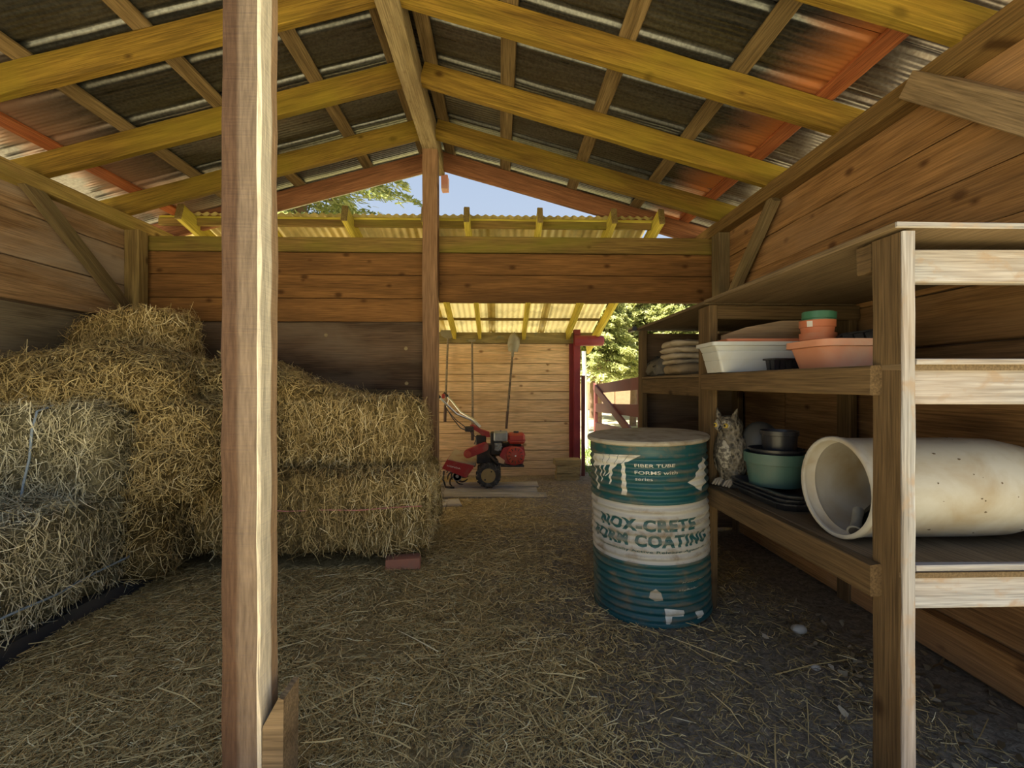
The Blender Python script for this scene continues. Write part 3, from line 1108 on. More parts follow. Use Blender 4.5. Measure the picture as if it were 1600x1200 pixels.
def mound(p, L, Wd, H):
    if p[2] > 0:
        r = math.sqrt((2 * p[0] / L) ** 2 + (2 * p[1] / Wd) ** 2)
        p[2] *= max(.25, 1.05 - .55 * r)
    return p


bale('broad flattened heap of loose brown hay on the third tier', (-2.30, 2.72, .95), (1.04, .66, .36), .08, straw='straw_brown', body='hay_brown', n=15000, rough=.045, round_=.22, slump=mound, flakes=False)
bale('shaggy rounded bale at the very top of the stack below the brace', (-2.46, 3.22, 1.12), (.60, .48, .45), .06, n=9000, rough=.04, round_=.2)
bale('tall block of hay under the topmost bale in the back left corner', (-2.35, 3.28, .05), (.9, .5, 1.04), 0, straw='straw_brown', body='hay_brown', n=3000)
bale('brown clump of hay sliding down behind the foreground post', (-1.70, 2.98, .98), (.58, .5, .24), .1, straw='straw_brown', body='hay_brown', n=7000, rough=.05, round_=.22, slump=mound, flakes=False)

# pallet edge wrapped in black polythene and a brick below the bales
mb = MB()
pts = [(-1.93, 1.15), (-1.935, 1.5), (-1.925, 1.8), (-1.94, 2.1), (-1.93, 2.4), (-1.94, 2.6)]
for k in range(len(pts) - 1):
    (x0, y0), (x1, y1) = pts[k], pts[k + 1]
    mb.add([(x0 + .015, y0, .0), (x0, y0, .075), (x0 - .08, y0, .085), (x1 + .015, y1, .0), (x1 + .004 * (-1) ** k, y1, .07), (x1 - .08, y1, .085)], [[0, 3, 4, 1], [1, 4, 5, 2]])
tag(mb.build('plastic_sheet', M['black_sheet'], None, Matrix.Identity(4), smooth=50), 'strip of black polythene showing under the left bales', 'plastic sheet')
mb = MB()
mb.box((0, 0, .032), (.20, .095, .064), .004)
tag(mb.build('brick', M['brick'], None, T(-.57, 2.73, .008) @ Rz(.12)), 'red brick half buried in straw below the golden bale', 'brick')

# ------------------------------------------------------------------ loose straw over the floor
def straw_field(N, fx, seedlen, wmin, wmax, zoff, mat, name, label):
    x = np.zeros(0)
    y = np.zeros(0)
    while len(x) < N:
        a = RNG.uniform(-2.3, 1.5, N)
        b = RNG.uniform(.7, 5.6, N)
        keep = RNG.uniform(0, 1, N) < fx(a, b)
        x = np.concatenate([x, a[keep]])
        y = np.concatenate([y, b[keep]])
    x, y = x[:N], y[:N]
    z = np.array([bumpy(p, q) for p, q in zip(x, y)])
    P0 = np.stack([x, y, z + np.abs(RNG.normal(0, zoff, N)) + .002], 1)
    ang = RNG.uniform(0, 2 * pi, N)
    Td = np.stack([np.cos(ang), np.sin(ang), RNG.normal(0, .10, N)], 1)
    Nn = np.tile(np.array([[0, 0, 1.]]), (N, 1))
    ln = np.clip(RNG.lognormal(math.log(seedlen), .5, N), .02, .34)
    V, Q, tn = ribbons(P0, Td, Nn, ln, RNG.uniform(wmin, wmax, N), RNG.normal(0, .010, N), np.abs(RNG.normal(0, .010, N)), np.clip(RNG.beta(1.8, 2.4, N), 0, 1))
    o = bpy.data.objects.new(name, fast_mesh(name, V, Q, M[mat], tn))
    place(o, Matrix.Identity(4))
    tag(o, label, 'straw', kind='stuff')
    return o


def dens_left(x, y):
    d = np.clip(.55 - .75 * (x - .0), .05, 1.)
    far = np.clip(1.25 - .28 * np.maximum(y - 2.0, 0), .12, 1.)
    d = np.where((x < -1.93) | ((x < -.58) & (y > 3.62)) | ((x < -.5) & (y > 2.75)), 0., d)
    pat = np.array([noise.noise(Vector((p * 2.4, q_ * 2.4, 9))) for p, q_ in zip(x, y)])
    return d * far * np.clip(1.6 / np.maximum(y, .7), .3, 1.) * np.clip(.75 + 1.1 * pat, .15, 1)


straw_field(90000, dens_left, .040, .0012, .0034, .008, 'straw_gold', 'loose_straw', 'loose golden straw strewn over the floor before the bales')


o2 = straw_field(2600, dens_left, .13, .0024, .0046, .014, 'straw_gold', 'long_straw', 'longer pale straws lying over the loose straw')


def dens_right(x, y):
    return np.where((x < -.58) & (y > 3.62), 0., 1.) * np.where(x > -.4, .8, .15) * np.clip(1.7 / np.maximum(y, .7), .2, 1.)


straw_field(20000, dens_right, .030, .0010, .0026, .002, 'straw_brown', 'straw_chaff', 'thin brown chaff scattered on bare dirt around the drum')

# pale leaf debris under the near end of the shelves
N = 230
x = RNG.normal(1.45, .17, N)
y = RNG.normal(1.62, .30, N)
kp_ = (x > 1.08) & (x < 1.74)
x, y = x[kp_], y[kp_]
N = len(x)
an = RNG.uniform(0, 2 * pi, N)
V, Q, tn = ribbons(np.stack([x, y, np.array([bumpy(a, b) for a, b in zip(x, y)]) + .008], 1), np.stack([np.cos(an), np.sin(an), RNG.normal(0, .15, N)], 1), np.tile([[0, 0, 1.]], (N, 1)), RNG.uniform(.015, .05, N), RNG.uniform(.008, .022, N), RNG.normal(0, .003, N), RNG.normal(0, .006, N), RNG.uniform(0, 1, N) ** 2)
o = bpy.data.objects.new('leaf_debris', fast_mesh('leaf_debris', V, Q, M['debris'], tn))
place(o, Matrix.Identity(4))
tag(o, 'pale dead leaves littering the dirt under the shelves', 'leaves', kind='stuff')
for k, (x, y, r) in enumerate(((1.33, 1.98, .035), (1.22, 1.72, .02), (1.50, 1.75, .018))):
    mb = MB()
    mb.ball((0, 0, r * .4), (r, r * .8, r * .55), 9, 6)
    for i, p in enumerate(mb.v):
        q = Vector(p)
        mb.v[i] = tuple(q * (1 + .2 * noise.noise(q * 40 + Vector((k, 0, 0)))))
    tag(mb.build('stone', M['pebble'], None, T(x, y, 0), smooth=50), ['largest pale stone on the dirt below the bottom shelf', 'small pale stone on the dirt nearest the drum', 'small pale stone on the dirt close to the right wall'][k], 'stone', 'stones under the shelves')

# ------------------------------------------------------------------ drum
DR, DH = .281, .822
drum = empty('steel_drum', T(.775, 2.30, .004) @ Rx(math.radians(.6)) @ Ry(math.radians(-1.9)), 'ribbed teal drum with a white printed band and round lid on the dirt floor', 'drum')
PIT = .0352


def rib(z):
    if z < .03 or z > DH - .05:
        return DR
    return DR + .0048 * math.cos(2 * pi * z / PIT)


def drum_band(z0, z1, mat, name):
    prof = []
    n = max(4, int((z1 - z0) / PIT * 8))
    for i in range(n + 1):
        z = z0 + (z1 - z0) * i / n
        prof.append((rib(z), z))
    mb = MB()
    mb.lathe(prof, 72)
    return mb.build(name, mat, drum, smooth=60)


body_top = drum_band(.556, DH, M['drum_teal'], 'upper_shell')
body_mid = drum_band(.288, .556, M['drum_white'], 'printed_band')
body_low = drum_band(.02, .288, M['drum_teal'], 'lower_shell')
mb = MB()
mb.lathe([(.0, .0), (DR - .01, .0), (DR + .006, .004), (DR + .008, .012), (DR + .004, .022), (DR - .004, .024)], 72)
mb.build('bottom_rim', M['drum_teal'], drum, smooth=50)
mb = MB()
mb.lathe([(DR - .006, DH - .004), (DR + .006, DH - .002), (DR + .014, DH + .004), (DR + .016, DH + .014), (DR + .010, DH + .021), (DR - .02, DH + .023), (0, DH + .024)], 72)
mb.build('lid', M['drum_lid'], drum, smooth=40)
FACE = math.atan2(-2.30, -.775)


def text_outline(txt, bold=0.0):
    """flat text outline as triangles: list of verts (x, y) and faces"""
    cu = bpy.data.curves.new('lettering', 'FONT')
    cu.body = txt
    cu.size = 1.0
    cu.offset = bold
    cu.resolution_u = 3
    cu.space_character = 1.0 + bold * 3
    ob = bpy.data.objects.new('lettering', cu)
    C.objects.link(ob)
    dg = bpy.context.evaluated_depsgraph_get()
    me = bpy.data.meshes.new_from_object(ob.evaluated_get(dg))
    bpy.data.objects.remove(ob)
    bpy.data.curves.remove(cu)
    return me


def cut_grid(bm, x0, x1, dx, y0, y1, dy):
    k = x0 + dx
    while k < x1:
        bmesh.ops.bisect_plane(bm, geom=bm.verts[:] + bm.edges[:] + bm.faces[:], plane_co=(k, 0, 0), plane_no=(1, 0, 0))
        k += dx
    k = y0 + dy
    while k < y1:
        bmesh.ops.bisect_plane(bm, geom=bm.verts[:] + bm.edges[:] + bm.faces[:], plane_co=(0, k, 0), plane_no=(0, 1, 0))
        k += dy


def wrap_on_drum(bm, off):
    """x = arc length from the face line, y = height"""
    for v in bm.verts:
        s, z = v.co.x, v.co.y
        a = FACE + s / DR
        r = rib(z) + off
        v.co = (r * math.cos(a), r * math.sin(a), z)


def drum_text(txt, s0, s1, z0, z1, mat, parent, bold=.0, off=.0012, name='lettering', shear=0.):
    me = text_outline(txt, bold)
    bm = bmesh.new()
    bm.from_mesh(me)
    bpy.data.meshes.remove(me)
    xs_ = [v.co.x for v in bm.verts]
    ys_ = [v.co.y for v in bm.verts]
    mx, my = min(xs_), min(ys_)
    kx = (s1 - s0) / (max(xs_) - mx)
    ky = (z1 - z0) / (max(ys_) - my)
    for v in bm.verts:
        v.co.x = s0 + (v.co.x - mx) * kx
        v.co.y = z0 + (v.co.y - my) * ky
        v.co.z = 0
    cut_grid(bm, s0, s1, .02, z0 - z0 % .0044, z1, .0044)
    wrap_on_drum(bm, off)
    m2 = bpy.data.meshes.new(name)
    bm.to_mesh(m2)
    bm.free()
    m2.materials.append(mat)
    o = bpy.data.objects.new(name, m2)
    return place(o, WM[drum.name], parent)


def drum_patch(poly, mat, parent, off=.001, name='printed_mark'):
    bm = bmesh.new()
    bm.faces.new([bm.verts.new((x, y, 0)) for x, y in poly])
    bmesh.ops.triangulate(bm, faces=bm.faces[:])
    xs_ = [p[0] for p in poly]
    ys_ = [p[1] for p in poly]
    cut_grid(bm, min(xs_), max(xs_), .015, min(ys_) - min(ys_) % .0044, max(ys_), .0044)
    wrap_on_drum(bm, off)
    me = bpy.data.meshes.new(name)
    bm.to_mesh(me)
    bm.free()
    me.materials.append(mat)
    return place(bpy.data.objects.new(name, me), WM[drum.name], parent)


def dq(x, y):
    """zoom position on the drum face -> (arc, height)"""
    s = max(-.97, min(.97, (x - 418) / 306))
    a = math.asin(s)
    dep = 2.43 - DR * math.cos(a) * .95
    z = 1.1 - (650 + y / 3.43 - 600) * dep / 711
    return (DR * a, z)


def dz(x, y):
    return dq(x, y)[1]


s0 = dq(183, 560)[0]; s1 = dq(640, 560)[0]
drum_text('NOX-CRETE', s0, s1, .434, .492, M['drum_ink'], body_mid, .055)
s0 = dq(148, 630)[0]; s1 = dq(690, 630)[0]
drum_text('FORM COATING', s0, s1, .363, .424, M['drum_ink'], body_mid, .055)
drum_text('Chemically Active Release Agent for', dq(175, 690)[0], dq(690, 690)[0], .333, .353, M['drum_ink'], body_mid, .015)
drum_text('FIBER TUBE', dq(362, 225)[0], dq(550, 225)[0], .726, .742, M['drum_print'], body_top, .008)
drum_text('FORMS with', dq(362, 262)[0], dq(560, 262)[0], .694, .711, M['drum_print'], body_top, .006)
drum_text('series', dq(364, 300)[0], dq(445, 300)[0], .668, .680, M['drum_print'], body_top, .002)
drum_text('Keep lid', dq(570, 870)[0], dq(670, 870)[0], .196, .210, M['drum_print'], body_low, .002)
drum_text('tightly', dq(550, 910)[0], dq(640, 910)[0], .164, .178, M['drum_print'], body_low, .002)
# column-and-deck picture on the upper shell
zt = .772
def strip(x0, y0, x1, y1, w0, w1):
    a, b = dq(x0, y0), dq(x1, y1)
    drum_patch([(a[0] - w0, a[1]), (a[0] + w0, a[1]), (b[0] + w1, b[1]), (b[0] - w1, b[1])], M['drum_print'], body_top)
drum_patch([dq(140, 185), dq(200, 185), dq(300, 187), dq(392, 188), dq(330, 222), dq(240, 240), dq(145, 250)][::-1], M['drum_print'], body_top)
strip(150, 245, 172, 372, .006, .010)
strip(185, 240, 190, 330, .005, .004)
strip(210, 235, 205, 300, .006, .003)
strip(245, 235, 236, 340, .012, .004)
strip(272, 230, 215, 300, .010, .003)
strip(306, 225, 308, 392, .008, .013)
for x0, x1 in ((205, 200), (240, 222), (285, 262), (335, 295)):
    a, b = dq(x0, 187), dq(x1, 238)
    drum_patch([(a[0] - .0012, a[1]), (a[0] + .0012, a[1]), (b[0] + .0012, b[1]), (b[0] - .0012, b[1])], M['drum_ink'], body_top, .0022)
drum_patch([dq(690, 195), dq(702, 215), dq(700, 320), dq(672, 362), (dq(612, 322)), dq(650, 285), dq(668, 235)], M['drum_print'], body_top, name='torn_label')
drum_patch([dq(484, 962), dq(572, 960), dq(574, 992), dq(520, 1000), dq(505, 1040), dq(488, 1038)], M['drum_print'], body_low)
drum_patch([dq(630, 962), dq(668, 955), dq(666, 970), dq(655, 1002), dq(638, 1002)], M['drum_print'], body_low)
drum_patch([dq(420, 880), dq(445, 862), dq(470, 885), dq(478, 922), dq(440, 930), dq(412, 910)], M['drum_lid'], body_low)

# ------------------------------------------------------------------ things on the shelves
def rect_loft(secs, n=6):
    """secs: (half x, half y, corner r, z); closed rounded-rectangle loft"""
    vs, fs = [], []
    m = 0
    for (hx, hy, r, z) in secs:
        ring = []
        for (cx, cy, a0) in ((hx - r, hy - r, 0), (-hx + r, hy - r, pi / 2), (-hx + r, -hy + r, pi), (hx - r, -hy + r, 3 * pi / 2)):
            for k in range(n):
                a = a0 + pi / 2 * k / (n - 1)
                ring.append((cx + r * math.cos(a), cy + r * math.sin(a), z))
        m = len(ring)
        vs += ring
    for i in range(len(secs) - 1):
        for k in range(m):
            k2 = (k + 1) % m
            fs.append([i * m + k, i * m + k2, (i + 1) * m + k2, (i + 1) * m + k])
    fs.append(list(reversed(range(m))))
    fs.append([(len(secs) - 1) * m + k for k in range(m)])
    return vs, fs


def trough(name, label, cat, Mw, hx, hy, h, mat, taper=.78, rim=.018, rimh=.022, corner=.015, grooves=()):
    mb = MB()
    tt = lambda z: taper + (1 - taper) * z / h
    secs = [(hx * taper, hy * taper, corner, 0)]
    for gz_ in grooves:
        secs += [(hx * tt(gz_ - .003), hy * tt(gz_ - .003), corner, gz_ - .003), (hx * tt(gz_) - .003, hy * tt(gz_) - .003, corner, gz_), (hx * tt(gz_ + .003), hy * tt(gz_ + .003), corner, gz_ + .003)]
    secs += [(hx, hy, corner, h - rimh), (hx + rim, hy + rim, corner + rim * .6, h - rimh + .002), (hx + rim, hy + rim, corner + rim * .6, h), (hx - .004, hy - .004, corner, h), (hx * taper + .002, hy * taper + .002, corner, .012)]
    vs, fs = rect_loft(secs)
    mb.add(vs, fs)
    return tag(mb.build(name, mat, None, Mw, smooth=40), label, cat)


def pot(name, label, Mw, r, h, mat, taper=.74, rim_h=.03, n=28, cat='plant pot', group=None, flute=0):
    mb = MB()
    mb.lathe([(0, 0), (r * taper, 0), (r * .95, h - rim_h), (r * 1.02, h - rim_h + .002), (r * 1.03, h), (r * .97, h), (r * .93, h - rim_h), (r * taper * .95, .008), (0, .008)], n)
    return tag(mb.build(name, mat, None, Mw, smooth=40), label, cat, group)


ZM = 1.153   # top of the middle shelf
ZB = .612    # top of the bottom shelf
trough('planter_box', 'long white plastic planter box overhanging the middle shelf', 'planter', T(1.31, 2.075, ZM) @ Rz(-.05), .345, .095, .135, M['plastic_white'], .90, .014, .018, .012, grooves=(.055, .095))
trough('planter_box', 'terracotta window box nested inside the white planter', 'planter', T(1.33, 2.075, ZM + .045) @ Rz(-.05), .30, .075, .105, M['terracotta'], .9, .006, .015, .012)
trough('planter_bowl', 'wide pale terracotta planter bowl at the front of the middle shelf', 'planter', T(1.265, 1.66, ZM), .130, .11, .105, M['terra_pale'], .84, .016, .026, .05)


def cell_tray(name, label, Mw, nx_, ny_, w, h, mat):
    root = empty(name, Mw, label, 'seed tray', 'black seed trays on the middle shelf')
    mb = MB()
    for i in range(nx_):
        for j in range(ny_):
            cx, cy = (i - (nx_ - 1) / 2) * w, (j - (ny_ - 1) / 2) * w
            a, b = w * .46, w * .30
            vs = [(cx - b, cy - b, 0), (cx + b, cy - b, 0), (cx + b, cy + b, 0), (cx - b, cy + b, 0), (cx - a, cy - a, h), (cx + a, cy - a, h), (cx + a, cy + a, h), (cx - a, cy + a, h)]
            mb.add(vs, [[3, 2, 1, 0], [0, 1, 5, 4], [1, 2, 6, 5], [2, 3, 7, 6], [3, 0, 4, 7]])
    mb.build('cells', mat, root)
    fr = MB()
    W_, D_ = nx_ * w / 2 + .004, ny_ * w / 2 + .004
    for (c_, d_) in (((0, -D_, h), (2 * W_, .010, .008)), ((0, D_, h), (2 * W_, .010, .008)), ((-W_, 0, h), (.010, 2 * D_, .008)), ((W_, 0, h), (.010, 2 * D_, .008))):
        fr.box(c_, d_, .002)
    for i in range(1, nx_):
        fr.box(((i - nx_ / 2) * w, 0, h), (.006, 2 * D_, .005), .001)
    for j in range(1, ny_):
        fr.box((0, (j - ny_ / 2) * w, h), (2 * W_, .006, .005), .001)
    fr.build('frame', mat, root)
    return root


cell_tray('seed_tray', 'small black cell tray in front of the white planter', T(1.20, 1.88, ZM) @ Rz(.1), 5, 2, .028, .05, M['black_plastic'])
cell_tray('seed_tray', 'black cell tray tilted up behind the terracotta bowl', T(1.50, 1.80, ZM + .092) @ Rz(-.15) @ Rx(-.35) @ Ry(-.15), 6, 3, .042, .05, M['black_plastic'])
cell_tray('seed_tray', 'second black cell tray lying under the tilted one', T(1.55, 1.84, ZM + .002) @ Rz(.2), 5, 3, .042, .05, M['black_plastic'])
pot('plant_pot', 'bottom terracotta pot of the tall pot stack', T(1.345, 1.885, ZM), .066, .160, M['terracotta'], group='stacked pots')
pot('plant_pot', 'middle terracotta pot with a price sticker in the tall stack', T(1.343, 1.885, ZM + .080), .065, .133, M['terracotta'], group='stacked pots')
pot('plant_pot', 'translucent green pot on top of the terracotta stack', T(1.345, 1.886, ZM + .118) @ Ry(.05), .061, .130, M['green_dark'], group='stacked pots')
stk = bpy.data.objects['plant_pot.001']
mb = MB()
for k in range(4):
    a0 = -2.75 + k * .08
    a1 = a0 + .08
    mb.add([(.0665 * math.cos(a0), .0665 * math.sin(a0), .104), (.0665 * math.cos(a1), .0665 * math.sin(a1), .104), (.069 * math.cos(a1), .069 * math.sin(a1), .128), (.069 * math.cos(a0), .069 * math.sin(a0), .128)], [[0, 1, 2, 3]])
mb.build('sticker', M['white_text'], stk)
pot('plant_pot', 'little green pot squeezed beside the terracotta bowl', T(1.425, 1.70, ZM), .036, .07, M['green_dark'])

mb = MB()
mb.prism([(0, 0), (.46, 0), (.46, .262), (.30, .258), (.12, .225), (.0, .185)], -.006, .006)
tag(mb.build('plywood_offcut', M['boards_left'], None, T(1.09, 2.203, ZM)), 'thin plywood offcut with a sloping top leaning behind the white planter', 'board')
# folded sacks in the far bay
def cushion(name, label, Mw, hx, hy, h, mat, amp, cat, seed, layers=1):
    root = None
    for k in range(layers):
        vs, fs = [], []
        n, m = 28, 14
        for i in range(m + 1):
            a = pi * i / m - pi / 2
            for j in range(n):
                q = 2 * pi * j / n
                ce = abs(math.cos(a)) ** .35
                x = hx * ce * math.copysign(abs(math.cos(q)) ** .45, math.cos(q))
                y = hy * ce * math.copysign(abs(math.sin(q)) ** .45, math.sin(q))
                z = h / layers * .55 * math.copysign(abs(math.sin(a)) ** .7, math.sin(a))
                p = Vector((x, y, z))
                d = amp * noise.noise(Vector((x * 14 + seed, y * 14 + k * 5, z * 30))) + amp * .6 * noise.noise(Vector((x * 40, y * 40, z * 60 + seed + k)))
                p += Vector((d * .6, d * .6, d))
                vs.append((p.x, p.y, p.z + h / layers * (k + .5)))
        for i in range(m):
            for j in range(n):
                j2 = (j + 1) % n
                fs.append([i * n + j, i * n + j2, (i + 1) * n + j2, (i + 1) * n + j])
        mb = MB()
        mb.add(vs, fs)
        Mk = Mw @ T(random.uniform(-.01, .01), random.uniform(-.02, .02), 0) @ Rz(random.uniform(-.08, .08))
        if root is None:
            root = mb.build(name, mat, None, Mk, smooth=70)
            tag(root, label, cat)
        else:
            mb.build('fold', mat, root, Mk, smooth=70)
    return root


cushion('paper_sack', 'flat brown sack lying under the folded sacks on the far shelf', T(1.27, 2.86, 1.153), .20, .17, .07, M['sack_brown'], .014, 'sack', 3)
cushion('folded_sacks', 'pile of folded pale sacks on the far middle shelf', T(1.26, 2.97, 1.222), .16, .17, .16, M['sack'], .012, 'sacks', 8, 4)
cushion('crumpled_tarp', 'crumpled dark tarp at the far end of the middle shelf', T(1.17, 3.20, 1.153), .11, .14, .115, M['sack_dark'], .035, 'tarp', 21)

# white barrel lying on its side
br = .157
barrel = empty('plastic_barrel', T(1.072, 1.425, ZB + br + .003) @ Ry(pi / 2) @ Rz(.4), 'stained cream plastic barrel lying open-mouthed on the bottom shelf', 'barrel')
mb = MB()
Lb = .665
mb.lathe([(br - .004, 0), (br, .002), (br, .03), (br - .003, .036), (br - .002, .4), (br - .006, .50), (br - .022, .575), (br - .055, .625), (br - .10, Lb - .006), (0, Lb),
          (0, Lb - .006), (br - .10, Lb - .012), (br - .058, .62), (br - .028, .57), (br - .012, .5), (br - .009, .05), (br - .016, .035), (br - .009, .02), (br - .008, .001)], 48, close=True)
mb.build('shell', M['barrel'], barrel, smooth=40)
mb = MB()
mb.lathe([(br - .010, -.003), (br - .002, -.005), (br + .003, 0), (br + .003, .008), (br - .002, .010), (br - .011, .004)], 48, close=True)
mb.build('mouth_rim', M['barrel'], barrel, smooth=60)
for k in range(60):
    a = random.uniform(pi * .0, 2 * pi)
    z = random.uniform(.1, .52)
    r = random.uniform(.001, .0038)
    mb = MB()
    mb.lathe([(0, .0008), (r * .7, .0008), (r, 0)], 8)
    rr = br - .0022 if z < .4 else br - .0035
    mb.v = [(p[0] * random.choice((1, 1, 2.2)), p[1], p[2]) for p in mb.v] if k % 3 else mb.v
    mb.build('grime_spot', M['barrel_spot'], barrel, WM[barrel.name] @ T(rr * math.cos(a), rr * math.sin(a), z) @ Rz(a) @ Ry(pi / 2), smooth=40)
# tube with a flared end and a dark trowel lying in the barrel mouth
ft = empty('metal_tube', T(1.10, 1.395, ZB + .028), 'short grey metal tube with a flared end lying in the barrel mouth', 'tube')
mb = MB()
mb.tube([(.05, .03, .055), (.02, .0, .03), (-.005, -.025, .012), (-.012, -.032, .008)], [.016, .014, .016, .021], 14)
mb.build('tube', M['grey_metal'], ft, smooth=50)
mb = MB()
mb.tube([(-.0125, -.0325, .0075), (-.008, -.028, .010)], [.016, .013], 14)
mb.build('bore', M['dark_metal'], ft, smooth=50)
mb = MB()
mb.prism([(0, 0), (.10, .02), (.14, .13), (.02, .05)], -.006, .006)
tag(mb.build('metal_scoop', M['dark_metal'], None, T(1.15, 1.43, ZB + .02) @ Rz(.2)), 'dark pointed metal scoop inside the barrel mouth', 'scoop')

# stacked black trays, sage pot, black pot
for k in range(3):
    hx, hy = .165, .20
    mb = MB()
    secs = [(hx * .9, hy * .9, .05, 0), (hx, hy, .05, .026), (hx + .008, hy + .008, .055, .028), (hx + .008, hy + .008, .055, .033), (hx - .006, hy - .006, .045, .033), (hx * .88, hy * .88, .045, .006)]
    vs, fs = rect_loft(secs, 3)
    mb.add(vs, fs)
    tag(mb.build('nursery_tray', M['black_plastic'], None, T(1.235, 1.885, ZB + .016 * k) @ Rz(.03 * k)), ['lowest of the stacked black nursery trays on the bottom shelf', 'middle one of the stacked black nursery trays', 'topmost black nursery tray, under the sage green pot'][k], 'tray', 'stacked nursery trays')
ZT = ZB + .058
pot('plant_pot', 'sage green plastic pot standing on the black trays', T(1.185, 1.925, ZT), .118, .138, M['green_pot'], .84, .045)
pot('plant_pot', 'smaller black pot sitting inside the sage green pot', T(1.19, 1.925, ZT + .03), .105, .125, M['black_plastic'], .84, .012)
pot('plant_pot', 'tall black pot rising out of the sage green pot', T(1.205, 1.925, ZT + .105), .072, .125, M['black_plastic'], .86, .02)
dm = empty('plastic_hood', T(1.24, 2.13, ZB + .10), 'grey rounded plastic hood with a lime edge behind the black pot', 'hood')
mb = MB()
mb.lathe([(.088 * math.sin(a), .10 + .11 * math.cos(a)) for a in [pi * .5 * i / 8 for i in range(9)]] + [(.088, .06), (.075, .06)], 24)
mb.build('shell', M['grey_plastic'], dm, smooth=50)
mb = MB()
mb.lathe([(.090, .055), (.094, .075), (.090, .085)], 24)
mb.build('lime_band', M['lime_plastic'], dm, smooth=50)
mb = MB()
mb.box((0, 0, -.02), (.12, .12, .16), .01)
mb.build('stand', M['sack_brown'], dm)

# owl decoy
def owl_mat():
    w = NT('owl_mottled_plastic', .5, spec=.35)
    v = w.coords((1, 1, .8), rnd=False)
    vo = w.n('TexVoronoi')
    vo.inputs['Scale'].default_value = 62
    w.l(v, vo.inputs['Vector'])
    f = w.ramp(vo.outputs['Distance'], [(.22, 0.), (.5, 1.)])
    n = w.noise(v, 22., 3.)
    c = w.mix(f, (.03, .026, .02), (.19, .165, .125))
    c = w.mix(w.ramp(n, [(.45, 0.), (.62, .8)]), c, (.035, .03, .024))
    w.color(c)
    w.bump(vo.outputs['Distance'], .8, .01)
    return w.m


M['owl'] = owl_mat()
M['owl_chest'] = plain('owl_pale_chest', (.34, .31, .25), .5, dirt=(.06, .05, .04), dscale=60, damt=.9, lo=.42, hi=.52)
M['owl_eye'] = plain('owl_amber_eye', (.50, .36, .06), .25)
M['owl_pupil'] = plain('owl_black_pupil', (.01, .01, .01), .2)
owl = empty('owl_decoy', T(1.115, 2.165, ZB) @ Rz(math.radians(-62)), 'mottled plastic owl decoy perched at the end of the bottom shelf', 'owl decoy')
mb = MB()    # owl looks along local -Y
prof = [(.0, .02), (.045, .022), (.056, .06), (.066, .11), (.072, .165), (.070, .205), (.060, .235), (.056, .25), (.060, .275), (.062, .295), (.055, .318), (.035, .333), (0, .338)]
mb.lathe(prof, 28)
mb.v = [(x, y * .92 - .012 * max(0, (z - .22) / .12), z) for x, y, z in mb.v]
ob = mb.build('body', M['owl'], owl, smooth=70)
mb = MB()
mb.ball((0, -.040, .155), (.046, .034, .085), 18, 12)
mb.build('chest', M['owl_chest'], owl, smooth=70)
for s in (-1, 1):
    mb = MB()
    mb.ball((s * .060, .005, .145), (.020, .045, .095), 14, 10)
    mb.build('wing', M['owl'], owl, smooth=70)
    mb = MB()
    mb.tube([(s * .036, -.025, .318), (s * .045, -.03, .345), (s * .054, -.026, .372)], [.017, .012, .002], 8)
    mb.build('ear_tuft', M['owl'], owl, smooth=60)
    mb = MB()
    mb.lathe([(0, .006), (.014, .005), (.023, .002), (.027, -.003)], 18, T(s * .026, -.066, .292) @ Rz(s * .35) @ Rx(pi / 2))
    e = mb.build('eye_disc', M['owl_chest'], owl, smooth=50)
    mb = MB()
    mb.ball((s * .0265, -.071, .292), .0115, 12, 8)
    e2 = mb.build('eye', M['owl_eye'], owl, smooth=70)
    mb = MB()
    mb.ball((s * .027, -.0785, .292), .006, 10, 6)
    mb.build('pupil', M['owl_pupil'], e2, smooth=70)
    mb = MB()
    for t in (-1, 0, 1):
        mb.tube([(s * .028, -.02, .03), (s * .028 + t * .013, -.055, .022), (s * .028 + t * .016, -.075, .006)], [.012, .009, .004], 7)
    mb.build('foot', M['sack'], owl, smooth=60)
mb = MB()
mb.tube([(0, -.070, .285), (0, -.084, .274), (0, -.080, .262)], [.009, .007, .001], 8)
mb.build('beak', M['black_plastic'], owl, smooth=60)
mb = MB()
mb.lathe([(0, 0), (.06, 0), (.062, .012), (.05, .026), (0, .03)], 20)
mb.build('base', M['sack_dark'], owl, smooth=50)

# ------------------------------------------------------------------ lean-to things
# weathered planks on the ground below the tiller
for (p0, p1, w_, lb) in (((-1.35, 4.80, -.075), (.50, 4.79, -.085), .21, 'front grey weathered plank on the ground before the tiller'),
                         ((-1.40, 5.08, -.085), (.42, 5.06, -.095), .22, 'middle grey weathered plank with the tiller wheels on it'),
                         ((-1.30, 5.42, -.105), (.46, 5.44, -.115), .24, 'rear grey weathered plank below the far plank wall')):
    o = board('ground_plank', p0, p1, .04, w_, M['grey_plank'], None, jit=.004)
    tag(o, lb, 'plank', 'planks under the tiller')
mb = MB()
mb.box((0, 0, .02), (.20, .22, .05), .012)
tag(mb.build('stone_slab', M['stone'], None, T(-.47, 4.38, -.075) @ Rz(.2)), 'grey stone slab beside the king post foot', 'stone')
